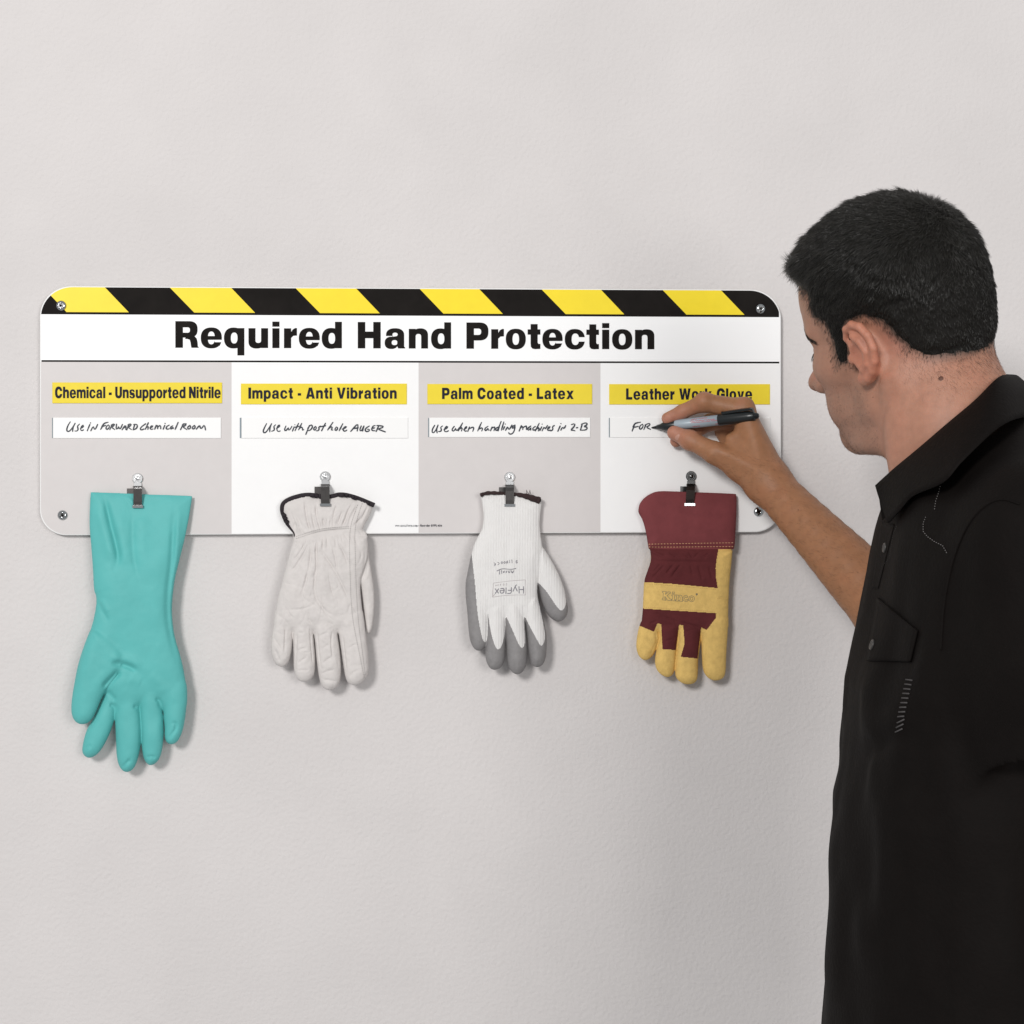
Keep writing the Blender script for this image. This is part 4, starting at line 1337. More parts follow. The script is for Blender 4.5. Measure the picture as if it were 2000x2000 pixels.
zone_left = TR4('190,722 208,730 216,790 212,835 190,850')
g.split([('suede_palm', M['tan_suede'], lambda c: in_poly3(zone_tan_side)(c) | in_poly3(zone_left)(c) | in_poly3(zone_fingers)(c) | (c[:, 2] < 12)),
         ('knuckle_strap', M['tan_suede'], lambda c: in_poly3(zone_band)(c) & (c[:, 2] >= 12)),
         ('cuff', M['maroon_canvas'], in_poly3(zone_cuff))], gl, ('fabric_back', M['maroon_dark']))
g.stitches('stitching', ['195,684 400,680 650,676 898,672', '197,707 400,708 650,705 898,703'], M['thread_tan'], gl, 3.6, 2.4, 0.75, 0.3)
g.stitches('strap_stitching', ['165,1008 400,1024 755,1056', '160,1200 400,1216 745,1238', '775,740 762,800 754,880 757,960 768,1040', '760,1130 850,1135'], M['thread_suede'], gl, 2.0, 1.6, 0.35, 0.1)


# outlined slab lettering on the strap
def slab():
    k = lambda t: [np.array([(1220 + float(a.split(',')[0]) * SC4, 900 + float(a.split(',')[1]) * SC4) for a in st.split()]) for st in t.split(';')]
    return k('310,1070 342,1072 342,1082 335,1083 334,1096 356,1080 352,1074 376,1076 375,1086 368,1088 348,1106 372,1132 382,1134 380,1146 352,1144 330,1112 330,1132 338,1134 338,1144 308,1140 308,1130 315,1129 317,1083 310,1081 310,1070;'
             '392,1076 408,1077 407,1090 391,1089 392,1076;388,1098 410,1099 408,1138 416,1140 415,1149 384,1147 384,1138 391,1137 392,1108 386,1107 388,1098;'
             '420,1100 438,1101 440,1107 455,1101 468,1106 472,1116 471,1142 477,1144 476,1153 449,1151 449,1143 455,1141 455,1120 447,1113 439,1119 438,1141 444,1143 443,1151 418,1149 418,1141 424,1139 425,1110 420,1109 420,1100;'
             '518,1112 517,1120 505,1122 498,1117 490,1128 497,1142 509,1141 517,1136 523,1144 510,1154 492,1152 478,1140 478,1122 490,1108 504,1105 518,1112;'
             '550,1106 566,1112 574,1130 566,1150 548,1157 532,1150 525,1132 533,1113 550,1106;549,1118 540,1124 538,1135 546,1145 556,1142 561,1130 557,1121 549,1118;'
             '590,1087 597,1090 599,1097 594,1102 587,1101 584,1094 590,1087;589,1098 590,1092 594,1093 593,1096 595,1099')


mb_lines = slab()
VV = []; TT = []; n = 0
for ln in mb_lines:
    ops = []
    for i in range(len(ln) - 1):
        ops += [(1, p) for p in ribbon_polys(ln[i:i + 2], 0.85, 1.0, 0)]
    V, T = flat_bool(ops)
    VV.append(V); TT.append(T + n); n += len(V)
V = np.concatenate(VV); T = np.concatenate(TT)
mk('maker_print', g.on(V, 0.4), T, M['print_outline'], gl, False)
GL4 = g
# ------------------------------------------------------------------ the man: head frame
TH, PH, RL = 0.884, 0.113, 0.326
f0 = np.array([-math.cos(TH), math.sin(TH), 0.0])
l0 = np.array([-math.sin(TH), -math.cos(TH), 0.0])
HF = math.cos(PH) * f0 + np.array([0, 0, -math.sin(PH)])
u0 = np.cross(HF, l0)
HL = math.cos(RL) * l0 - math.sin(RL) * u0
HU = np.cross(HF, HL)
HM = np.stack([HF, HL, HU], 1)               # columns: forward, left, up
HS, SZT = 0.961, 1.042
HO = P(1755.5, 655.0, 0.412)


def to_head(p):
    q = (p - HO) @ HM / HS
    q[:, 2] = np.where(q[:, 2] > 0.03, 0.03 + (q[:, 2] - 0.03) / SZT, q[:, 2])
    return q


def from_head(q):
    q = np.array(q, float)
    q[..., 2] = np.where(q[..., 2] > 0.03, 0.03 + (q[..., 2] - 0.03) * SZT, q[..., 2])
    return HO + (q * HS) @ HM.T


def sd_head(p):
    q = to_head(p)
    a = q.copy(); a[:, 1] = np.abs(a[:, 1])
    cran = ell(q, (-0.006, 0, 0.052), (0.096, 0.075, 0.078))
    d = cran
    d = smin(d, ell(q, (-0.048, 0, 0.014), (0.052, 0.060, 0.058)), 0.03)
    d = smin(d, ell(q, (0.040, 0, 0.046), (0.046, 0.058, 0.054)), 0.02)
    d = smin(d, ell(q, (0.036, 0, -0.028), (0.050, 0.058, 0.075)), 0.03)
    d = smin(d, ell(a, (0.052, 0.040, -0.012), (0.028, 0.024, 0.022)), 0.02)      # cheekbone
    d = smin(d, cap(a, (0.002, 0.052, -0.040), (0.010, 0.053, -0.062), 0.012, 0.010), 0.025)
    d = smin(d, cap(a, (0.010, 0.052, -0.058), (0.066, 0.020, -0.094), 0.010, 0.016), 0.03)  # jaw
    d = smin(d, ell(q, (0.075, 0, -0.094), (0.018, 0.026, 0.019)), 0.016)         # chin
    d = smin(d, cap(a, (0.030, 0.030, -0.075), (0.060, 0.012, -0.085), 0.022, 0.02), 0.02)
    d = smin(d, cap(a, (0.078, 0.012, 0.030), (0.062, 0.048, 0.029), 0.009, 0.008), 0.016)   # brow
    d = smax(d, -ell(a, (0.090, 0.032, 0.010), (0.016, 0.018, 0.010)), 0.012)     # eye socket
    d = smin(d, ell(a, (0.068, 0.032, 0.007), (0.0135, 0.0145, 0.0125)), 0.003)   # lowered lid
    d = smin(d, cap(q, (0.086, 0, 0.018), (0.107, 0, -0.024), 0.0075, 0.009), 0.012)         # nose
    d = smin(d, ell(q, (0.112, 0.0, -0.030), (0.0120, 0.0125, 0.0105)), 0.008)
    d = smin(d, ell(a, (0.098, 0.0135, -0.033), (0.012, 0.0075, 0.0085)), 0.006)
    d = smin(d, ell(q, (0.080, 0, -0.055), (0.016, 0.030, 0.022)), 0.012)         # muzzle
    d = smin(d, ell(q, (0.0905, 0, -0.0535), (0.008, 0.022, 0.005)), 0.004)
    d = smin(d, ell(q, (0.0890, 0, -0.0640), (0.008, 0.020, 0.006)), 0.004)
    d = smax(d, -ell(q, (0.098, 0, -0.0588), (0.010, 0.022, 0.0014)), 0.002)
    d = smin(d, ell(a, (0.058, 0.035, -0.056), (0.020, 0.025, 0.024)), 0.018)      # cheek
    d = smin(d, ell(a, (0.022, 0.042, -0.096), (0.036, 0.024, 0.015)), 0.02)
    d = smin(d, cap(q, (0.045, 0, -0.074), (-0.015, 0, -0.084), 0.027, 0.032), 0.025)
    # ear
    full = a
    a = (a - np.array([-0.0065, 0.0770, 0.003])) / np.array([0.76, 0.92, 0.84]) + np.array([-0.010, 0.078, 0.004])
    e = ell(rot_ear(a), (-0.010, 0, 0.004), (0.0215, 0.0040, 0.031))
    hel = [(0.010, 0.0720, 0.008), (0.013, 0.0755, 0.022), (0.006, 0.0795, 0.0335), (-0.007, 0.0825, 0.0375), (-0.020, 0.0850, 0.033), (-0.030, 0.0868, 0.021),
           (-0.033, 0.0870, 0.005), (-0.028, 0.0855, -0.010), (-0.018, 0.0835, -0.021), (-0.007, 0.0810, -0.029)]
    e = smin(e, chain(a, hel, [0.0030, 0.0036, 0.0042, 0.0046, 0.0050, 0.0052, 0.0050, 0.0048, 0.0048, 0.0052], 0.002), 0.004)
    e = smin(e, ell(a, (0.001, 0.0790, -0.0300), (0.0095, 0.0045, 0.0085)), 0.005)
    anti = [(-0.003, 0.0840, 0.024), (-0.014, 0.0862, 0.016), (-0.020, 0.0865, 0.003), (-0.015, 0.0852, -0.011), (-0.004, 0.0825, -0.018)]
    e = smin(e, chain(a, anti, [0.0032, 0.0040, 0.0046, 0.0044, 0.0036], 0.002), 0.006)
    e = smax(e, -ell(a, (-0.001, 0.0850, 0.000), (0.0115, 0.0080, 0.0135)), 0.003)
    e = smax(e, -ell(a, (0.005, 0.0850, 0.021), (0.0045, 0.0070, 0.0080)), 0.003)
    e = smin(e, ell(a, (0.0135, 0.0750, -0.004), (0.0050, 0.0050, 0.0070)), 0.004)
    a = full
    d = smin(d, e * 0.78, 0.004)
    d = smin(d, ell(a, (-0.008, 0.0695, 0.000), (0.012, 0.0085, 0.019)), 0.008)
    return d * HS


RE = math.radians(7)


def rot_ear(a):
    """frame of the pinna: stands off the skull at the back"""
    x = a[:, 0]; y = a[:, 1] - 0.0795
    c, s = math.cos(RE), math.sin(RE)
    return np.stack([x * c - (y) * s * 1.0 + 0.0, x * s + y * c + 0.0, a[:, 2]], 1)


# neck, trunk, arms (joints placed in space)
NK0 = from_head((-0.030, 0, -0.012))
NK1 = P(1866, 850, 0.455)
NK2 = P(1945, 960, 0.47)
SHR = P(1975, 950, 0.34)
SHL = P(2035, 1085, 0.645)
ELR = P(1762, 1218, 0.225)
WRR = P(1500, 942, 0.083)
ELL = P(2120, 1590, 0.655)
WRL = P(1965, 2180, 0.60)


def Hz(zx, zy, d):
    """hand joint from the enlarged trace of the hand"""
    return P(1150 + zx / 4.83, 700 + zy / 4.83, d)


hand_idx = [Hz(1450, 490, .054), Hz(1090, 412, .044), Hz(885, 503, .031), Hz(742, 566, .0235)]
hand_mid = [Hz(1470, 580, .036), Hz(1150, 600, .022), Hz(985, 692, .0195), Hz(824, 782, .0215)]
hand_rng = [Hz(1500, 680, .024), Hz(1270, 690, .0165), Hz(1330, 850, .0160), Hz(1430, 900, .020)]
hand_lit = [Hz(1540, 780, .020), Hz(1390, 820, .0150), Hz(1430, 930, .0150), Hz(1500, 960, .019)]
hand_thb = [Hz(1440, 1010, .066), Hz(1190, 893, .060), Hz(955, 772, .044), Hz(806, 702, .0355)]


def sd_hand(p):
    w = WRR
    d = chain(p, hand_idx, [.0142, .0104, .0086, .0074], .004)
    d = smin(d, ell_on(p, hand_idx[1], .0112), .006)
    m = chain(p, hand_mid, [.0135, .0102, .0086, .0074], .004)
    r = chain(p, hand_rng, [.0130, .0098, .0084, .0074], .004)
    l = chain(p, hand_lit, [.0120, .0088, .0076, .0066], .004)
    t = chain(p, hand_thb, [.0185, .0132, .0106, .0088], .005)
    t = smin(t, ell_on(p, hand_thb[2], .0112), .006)
    palm = smin(cap(p, hand_idx[0], w + [0, 0, 0], .0140, .021), cap(p, hand_mid[0], w, .0135, .022), .012)
    palm = smin(palm, cap(p, hand_rng[0], w, .0130, .020), .012)
    palm = smin(palm, cap(p, hand_lit[0], w, .0120, .018), .012)
    palm = smin(palm, cap(p, hand_thb[0], w, .0185, .022), .016)
    palm = smin(palm, cap(p, hand_thb[0], (hand_idx[0] + hand_thb[1]) / 2 + (w - hand_idx[0]) * .12, .017, .0085), .012)   # web of the thumb
    palm = smin(palm, cap(p, w + [-.004, -.0185, .008], hand_thb[1] + [0.002, -.0095, .003], .0050, .0045), .008)
    palm = smin(palm, cap(p, w + [-.010, -.008, .016], hand_idx[0] + [0.004, -.006, .008], .0060, .0060), .008)
    d = smin(d, palm, .007)
    d = np.minimum(smin(d, m, .0025), 1e9)
    d = smin(d, r, .0025)
    d = smin(d, l, .0025)
    d = smin(d, t, .0045)
    return d


def ell_on(p, c, r):
    q = p - c
    return np.sqrt((q * q).sum(1)) - r


ARM_T = np.linspace(0, 1, 13)
ARM_R = 0.0242 + 0.0158 * (ARM_T * ARM_T * (3 - 2 * ARM_T)) * 0.55 + 0.0158 * 0.45 * ARM_T
FM1 = WRR + (ELR - WRR) * 0.30
FM2 = WRR + (ELR - WRR) * 0.62


def sd_armR(p):
    d = chain(p, [WRR + (ELR - WRR) * t for t in ARM_T], ARM_R, .003)
    return smin(d, cap(p, ELR, SHR, .043, .055), .02)


def sd_armL(p):
    m = ELL + (WRL - ELL) * 0.3
    d = chain(p, [WRL, m, ELL], [.026, .040, .042], .02)
    return smin(d, cap(p, ELL, SHL, .044, .056), .02)


PSI = math.radians(4)
TF = np.array([-math.cos(PSI), math.sin(PSI), 0]); TLf = np.array([-math.sin(PSI), -math.cos(PSI), 0])
front_px = [(1742, 935), (1728, 985), (1719, 1060), (1709, 1120), (1692, 1200), (1673, 1270), (1651, 1340), (1646, 1400), (1639, 1500), (1627, 1570), (1622, 1680), (1614, 1850), (1606, 2000), (1600, 2300), (1598, 2700)]
fw = P([a for a, b in front_px], [b for a, b in front_px], 0.485)
FZ = fw[::-1, 2]; FX = fw[::-1, 0] + 0.007
TY = -0.485                                   # plane of the body's middle
zs = np.array([0.50, 1.00, 1.15, 1.25, 1.35, 1.42, 1.47, 1.53])
dep = np.array([0.28, 0.275, 0.262, 0.262, 0.258, 0.235, 0.20, 0.15])
lat = np.array([0.200, 0.190, 0.180, 0.180, 0.190, 0.196, 0.192, 0.165])


def sd_trunk(p, grow=0.0):
    z = p[:, 2]
    xf = np.interp(z, FZ, FX)
    h = np.interp(z, zs, dep) / 2 + grow
    b = np.interp(z, zs, lat) + grow
    xc = xf + np.interp(z, zs, dep) / 2
    q = p - np.stack([xc, np.full(len(p), TY), z], 1)
    u = q @ TF; v = q @ TLf
    n = 2.35
    r = (np.abs(u / h) ** n + np.abs(v / b) ** n) ** (1 / n)
    d = (r - 1) * np.minimum(h, b) * 0.95
    top = z - (1.512 + grow - 0.36 * np.clip(np.abs(v) - 0.055, 0, None)) * 1.0
    return smax(d, top * 0.9, 0.07)


def sd_neck(p):
    d = cap(p, NK0, NK1, .057, .060)
    d = smin(d, cap(p, NK1, NK2, .060, .072), .03)
    sh = (SHR + SHL) / 2
    for s in (SHL, SHR):                      # trapezius
        d = smin(d, cap(p, NK2 + [.0, 0, -.03], s + (NK2 - s) * .30 + [0, 0, -.03], .040, .034), .04)
    # the strap muscle from behind the ear to the throat
    d = smin(d, cap(p, from_head((-0.030, 0.052, -0.030)), P(1765, 935, .47), .014, .012), .02)
    return d


def sd_body(p):
    out = np.full(len(p), 1.0)
    def put(fn, c, r):
        m = ((p - c) ** 2).sum(1) < r * r
        return m
    hm = ((p - from_head((0, 0, 0.01))) ** 2).sum(1) < 0.21 ** 2
    nk = ((p - NK1) ** 2).sum(1) < 0.34 ** 2
    tr = sd_trunk(p, -0.014) if SKIN_TRUNK else out
    out = smin(out, tr, 1e-6) if SKIN_TRUNK else out
    if nk.any():
        out[nk] = smin(out[nk], sd_neck(p[nk]), .03)
    if hm.any():
        out[hm] = smin(out[hm], sd_head(p[hm]), .018)
    ar = ((p - (ELR + WRR) / 2) ** 2).sum(1) < 0.36 ** 2
    if ar.any():
        out[ar] = smin(out[ar], sd_armR(p[ar]), .012)
    al = ((p - ELL) ** 2).sum(1) < 0.46 ** 2
    if al.any():
        out[al] = smin(out[al], sd_armL(p[al]), .012)
    hd = ((p - Hz(1250, 750, .045)) ** 2).sum(1) < 0.15 ** 2
    if hd.any():
        out[hd] = smin(out[hd], sd_hand(p[hd]), .010)
    return out


SKIN_TRUNK = True
BH = 0.0016
# ------------------------------------------------------------------ skin
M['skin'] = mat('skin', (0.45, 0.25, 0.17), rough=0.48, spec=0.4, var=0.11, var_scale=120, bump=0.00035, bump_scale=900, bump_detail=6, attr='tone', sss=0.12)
M['hair'] = mat('hair', (0.020, 0.0185, 0.015), rough=0.30, spec=0.6, var=0.45, var_scale=220)
M['scalp'] = mat('hair_mass', (0.008, 0.007, 0.006), rough=0.8, spec=0.2)
M['shirt'] = mat('black_shirt', (0.0046, 0.0033, 0.0028), rough=0.75, spec=0.10, var=0.15, var_scale=60, bump=0.0005, bump_scale=260, bump_detail=6)
M['shirt_thread'] = mat('shirt_thread', (0.20, 0.19, 0.185), rough=0.8)
M['shirt_mark'] = mat('shirt_mark', (0.055, 0.05, 0.05), rough=0.8)
M['button'] = mat('dark_button', (0.045, 0.042, 0.04), rough=0.35, spec=0.5)
M['mole'] = mat('mole', (0.11, 0.042, 0.025), rough=0.6)

man = empty('person', (P(1950, 1500, 0.485)[0], TY, 0.95),
            'dark-haired man in black shirt, turned away, writing on the board with a marker', 'person')

bV, bQ = nets_sparse(sd_body, (0.08, -0.80, 1.06), (0.74, -0.0062, 1.80), BH)
# tone of the skin, area by area
hq = to_head(bV.copy())
ya = np.abs(hq[:, 1])
inhead = (np.abs(hq) < 0.16).all(1)
nz1 = hash_noise(bV, 60, 21); nz2 = hash_noise(bV, 480, 22)
tone = np.tile(np.array([0.41, 0.200, 0.132]), (len(bV), 1))


def blend(mask, col):
    m = np.clip(mask, 0, 1)[:, None]
    tone[:] = tone * (1 - m) + np.array(col) * m


def sstep(x, a, b):
    t = np.clip((x - a) / (b - a), 0, 1)
    return t * t * (3 - 2 * t)


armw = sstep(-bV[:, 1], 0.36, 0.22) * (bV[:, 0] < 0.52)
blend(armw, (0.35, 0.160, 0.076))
hdm = np.exp(-(((bV - Hz(800, 650, .03)) / 0.028) ** 2).sum(1)) * (bV[:, 1] > -0.07)
blend(hdm * 0.9, (0.50, 0.225, 0.165))
face = inhead * sstep(hq[:, 0], -0.005, 0.04) * sstep(hq[:, 2], -0.14, -0.11)
blend(face * 0.8, (0.355, 0.185, 0.125))
beard = inhead * sstep(hq[:, 0], 0.000, 0.03) * sstep(-hq[:, 2], 0.018, 0.045) * (hq[:, 2] > -0.125)
blend(beard * (0.36 + 0.35 * nz2), (0.24, 0.145, 0.105))
earm = inhead * sstep(ya, 0.0735, 0.078) * sstep(hq[:, 2], -0.032, -0.024) * (hq[:, 2] < 0.045) * sstep(hq[:, 0], -0.036, -0.030) * (hq[:, 0] < 0.02)
blend(earm * 0.75, (0.50, 0.200, 0.128))
behind = inhead * np.exp(-(((hq - [-0.045, 0.062, 0.006]) / 0.022) ** 2).sum(1))
blend(behind * 0.5, (0.52, 0.23, 0.18))
blend(inhead * np.exp(-(((hq - [0.107, 0, -0.022]) / 0.012) ** 2).sum(1)) * 0.5, (0.50, 0.21, 0.16))
lips = inhead * (np.abs(hq[:, 2] + 0.0588) < 0.010) * (hq[:, 0] > 0.088) * (ya < 0.022)
blend(lips * 0.6, (0.40, 0.15, 0.13))
lumps = 0.5 + nz1
tone *= (0.97 + 0.08 * nz1)[:, None] * np.array([1, 1, 1])
tone[:, 1:] *= (1 - 0.10 * np.clip(nz1, 0, 1))[:, None]

HAIRLINE = np.array([(0.10, 0.084), (0.074, 0.078), (0.0535, 0.066), (0.0530, 0.046), (0.0400, 0.033), (0.0425, 0.006), (0.0410, -0.0125), (0.0190, -0.0150),
                     (0.0165, 0.0025), (0.0135, 0.020), (0.005, 0.0295), (-0.014, 0.0320), (-0.027, 0.0235), (-0.034, 0.008), (-0.045, -0.010), (-0.0575, -0.0215),
                     (-0.078, -0.0295), (-0.095, -0.0355), (-0.13, -0.046), (-0.20, -0.05), (-0.20, 0.20), (0.16, 0.20), (0.16, 0.088)])


def hair_d(q):
    return poly_sd(q[:, [0, 2]], HAIRLINE)


hd_ = np.full(len(bV), -1.0)
hd_[inhead] = hair_d(hq[inhead])
blend(inhead * sstep(hd_ + 0.006 * nz1, -0.003, 0.011) * (earm < 0.2), (0.10, 0.062, 0.047))
for jc, rr_ in ((hand_idx[1], .0045), (hand_idx[2], .0035), (hand_thb[2], .0045), (hand_idx[0], .006)):
    dj = np.linalg.norm(bV - jc, axis=1)
    blend(np.exp(-((bV - jc) @ (ELR - WRR) / np.linalg.norm(ELR - WRR) / rr_) ** 2) * (dj < .017) * 0.35, (0.40, 0.165, 0.095))
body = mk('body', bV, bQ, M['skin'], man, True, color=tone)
BODY = bvh_of(bV, bQ)

# thumb nail and index nail as thin plates lying on the fingers
M['nail'] = mat('nail', (0.50, 0.265, 0.20), rough=0.42, spec=0.4)
for pts in ([(805, 745), (826, 722), (846, 706), (860, 710), (858, 735), (846, 765), (832, 782), (815, 775)],):
    ring = chaikin(np.array([(1150 + a / 4.83, 700 + b / 4.83) for a, b in pts], float), 2)
    c = ring.mean(0)
    VV = [cast(BODY, *c, 0.0004)[0]]
    for k in (0.55, 1.0):
        for r in ring:
            q = c + (r - c) * k
            l, _ = cast(BODY, q[0], q[1], 0.0005 if k < 1 else -0.0002)
            VV.append(l if l is not None else VV[0])
    n = len(ring)
    F = [(0, 1 + i, 1 + (i + 1) % n) for i in range(n)] + [(1 + i, 1 + n + i, 1 + n + (i + 1) % n, 1 + (i + 1) % n) for i in range(n)]
    mk('fingernail', np.array(VV), F, M['nail'], man, True)
for mx_, my_, r in ((1838, 739, 5.0), (1662, 719, 1.3), (1705, 776, 1.2), (1559, 996, 1.4)):
    l, nn = cast(BODY, mx_, my_)
    if l is not None:
        mb = MB()
        mb.lathe(l - nn * 0.0002, nn, [(0, r * 0.00052), (0.0003, r * 0.00045), (0.0006, r * 0.0002)], 10)
        mb.build('mole', M['mole'], man, True)

# ------------------------------------------------------------------ hair: a close mass plus many short strands
WHORL = np.array([-0.062, -0.005, 0.112])


def hair_t(q):
    up = sstep(q[:, 2], 0.025, 0.105)
    t = 0.0035 + 0.0085 * up * (1 - 0.35 * sstep(-q[:, 0], 0.02, 0.10)) + 0.003 * sstep(q[:, 0], 0.035, 0.085) * sstep(q[:, 2], 0.05, 0.08)
    return t


def sd_hn(p):
    return smin(sd_neck(p), sd_head(p), .018)


def sd_hair(p):
    q = to_head(p.copy())
    hd = hair_d(q)
    t = hair_t(q) * 0.80
    hd = hd + hash_noise(q, 70, 33) * 0.006 + hash_noise(q, 190, 34) * 0.004
    e = sstep(hd, 0.005, 0.020)
    lump = hash_noise(q, 130, 31) * 0.0022 + hash_noise(q, 320, 32) * 0.0012
    return sd_hn(p) - (t + lump) * e + 0.0025 * (1 - sstep(hd, 0.003, 0.008))


hV, hQ = nets_sparse(sd_hair, tuple(HO - 0.16), tuple(HO + 0.16), 0.0020)
hl = to_head(hV.copy())
hdd = hair_d(hl)
c_ok = (hdd[hQ] > 0.004).all(1) & (np.abs(hl[hQ][:, :, 1]) < 0.2).all(1)
q = hQ[c_ok]
u, inv = np.unique(q, return_inverse=True)
hair = mk('hair', hV[u], inv.reshape(q.shape), M['scalp'], man, True)

# strands
nrm = np.zeros_like(hV)
fa = np.cross(hV[hQ[:, 2]] - hV[hQ[:, 0]], hV[hQ[:, 3]] - hV[hQ[:, 1]])
for k in range(4):
    np.add.at(nrm, hQ[:, k], fa)
nrm /= np.linalg.norm(nrm, axis=1)[:, None] + 1e-12
ctr = nrm @ np.ones(3)
if ((hV - HO) * nrm).sum(1).mean() < 0:
    nrm = -nrm


def strands(roots, normals, direction, length, lift, width, curl, wdir=None):
    n = len(roots)
    d = direction - (direction * normals).sum(1)[:, None] * normals
    d /= np.linalg.norm(d, axis=1)[:, None] + 1e-9
    g0 = d + normals * lift[:, None]; g0 /= np.linalg.norm(g0, axis=1)[:, None]
    p0 = roots - normals * 0.0008
    p1 = p0 + g0 * (length * 0.5)[:, None]
    g1 = d + normals * (lift * (1 - curl))[:, None]; g1 /= np.linalg.norm(g1, axis=1)[:, None]
    p2 = p1 + g1 * (length * 0.5)[:, None]
    rv = RNG.normal(size=(n, 3))
    w = np.cross(g0, rv); w /= np.linalg.norm(w, axis=1)[:, None]
    w2 = np.cross(g0, w)
    w = w * (width / 2)[:, None]; w2 = w2 * (width / 2)[:, None]
    V = np.stack([p0 + w, p0 - 0.5 * w + 0.866 * w2, p0 - 0.5 * w - 0.866 * w2, p1 + w * .8, p1 - 0.4 * w + 0.69 * w2, p1 - 0.4 * w - 0.69 * w2, p2], 1).reshape(-1, 3)
    b = np.arange(n)[:, None] * 7
    T = np.concatenate([b + np.array(t) for t in ((0, 1, 4), (0, 4, 3), (1, 2, 5), (1, 5, 4), (2, 0, 3), (2, 3, 5), (3, 4, 6), (4, 5, 6), (5, 3, 6))])
    return V, T


sel = np.where((hdd + hash_noise(hl, 90, 35) * 0.005 > -0.001) & (np.abs(hl[:, 1]) < 0.078 + 0.02 * (hl[:, 2] > 0.04)))[0]
NS = 60000
pick = RNG.choice(sel, NS)
edge = sstep(hdd[pick] + RNG.normal(0, 0.002, NS), -0.001, 0.014)
keep = RNG.random(NS) < (0.28 + 0.72 * edge)
pick = pick[keep]; NS = len(pick); edge = edge[keep]
ql = hl[pick]
rad = ql - WHORL
rad /= np.linalg.norm(rad, axis=1)[:, None]
side = sstep(np.abs(ql[:, 1]), 0.035, 0.065)[:, None]
low = sstep(-ql[:, 2], -0.05, 0.0)[:, None]
dirl = rad + np.array([0.25, 0, -0.7]) * np.maximum(side * 0.8, low) + np.array([0.55, 0, 0]) * sstep(ql[:, 2], 0.06, 0.10)[:, None]
swirl = np.stack([hash_noise(ql, 45, 41), hash_noise(ql, 45, 42), hash_noise(ql, 45, 43)], 1)
swirl2 = np.stack([hash_noise(ql, 130, 44), hash_noise(ql, 130, 45), hash_noise(ql, 130, 46)], 1)
dirl += swirl * 0.9 + swirl2 * 0.8 + RNG.normal(0, 0.16, (NS, 3))
dw = dirl @ HM.T
ln_ = (0.0045 + 0.0065 * sstep(ql[:, 2], 0.02, 0.09) + 0.0030 * sstep(ql[:, 0], 0.03, 0.08) * sstep(ql[:, 2], 0.05, 0.08)) * RNG.uniform(0.7, 1.45, NS)
ln_ *= 0.65 + 0.35 * edge
lift = 0.20 + 0.16 * (1 - edge) + 0.22 * sstep(ql[:, 2], 0.05, 0.11) * RNG.uniform(0.2, 1.3, NS) + 0.15 * RNG.random(NS)
sdv_ = sd_hn(hV[pick].copy())
roots = hV[pick] + nrm[pick] * np.maximum(0, 0.0010 - sdv_)[:, None]
sV, sT = strands(roots + RNG.normal(0, 0.0006, (NS, 3)), nrm[pick], dw, ln_, lift, (0.00022 + 0.00020 * edge) * RNG.uniform(0.7, 1.2, NS), RNG.uniform(0.2, 0.9, NS))
mk('hair_strands', sV, sT, M['hair'], hair, True)

# eyebrows and lashes
for sgn in (1, -1):
    rb = []; rn = []; rd = []; rl_ = []
    brow = chaikin(np.array([(0.088, 0.010 * sgn, 0.027), (0.083, 0.030 * sgn, 0.033), (0.072, 0.0535 * sgn, 0.0290), (0.061, 0.0590 * sgn, 0.0200)]), 2, False)
    bl = resample(brow, 0.0004)
    for k in range(1300):
        t = RNG.random(); i = min(int(t * (len(bl) - 1)), len(bl) - 2)
        th_ = 0.0052 * (1 - 0.55 * t)
        pt = bl[i] + np.array([0, 0, RNG.uniform(-1, 1) * th_])
        cen = np.array([0.02, 0, pt[2]])
        o = from_head(pt + (pt - cen) * 0.5); dv = from_head(cen) - o
        loc, n_, _, _ = BODY.ray_cast(Vector(o), Vector(dv).normalized(), 0.2)
        if loc is None:
            continue
        rb.append(np.array(loc)); rn.append(np.array(n_)); tg = bl[i + 1] - bl[i]; tg /= np.linalg.norm(tg)
        rd.append(HM @ (tg + np.array([0, 0, 0.35 - 0.5 * t]) + RNG.normal(0, .15, 3))); rl_.append(RNG.uniform(.004, .008))
    rb = np.array(rb); rn = np.array(rn); rd = np.array(rd)
    if (rn * (rb - HO)).sum() < 0:
        rn = -rn
    eV, eT = strands(rb, rn, rd, np.array(rl_), np.full(len(rb), 0.22), np.full(len(rb), 0.00030), np.full(len(rb), 0.5))
    mk('eyebrow', eV, eT, M['hair'], man, True)
    rb = []; rn = []; rd = []
    for k in range(70):
        A = math.radians(RNG.uniform(-55, 100))
        pt = np.array([0.0660 + 0.0136 * math.cos(A), (0.0365 + 0.0160 * math.sin(A)) * sgn, 0.0060 + RNG.uniform(-.0005, .0005)])
        rb.append(from_head(pt)); rn.append(HM @ np.array([math.cos(A), math.sin(A) * sgn, -0.3]))
        rd.append(HM @ np.array([0.5, 0.5 * sgn, -0.6]))
    rn = np.array(rn); rn /= np.linalg.norm(rn, axis=1)[:, None]
    lV, lT = strands(np.array(rb), rn, np.array(rd), RNG.uniform(.006, .009, len(rb)), np.full(len(rb), 1.2), np.full(len(rb), 0.00035), np.full(len(rb), 0.4))
    mk('eyelashes', lV, lT, M['hair'], man, True)
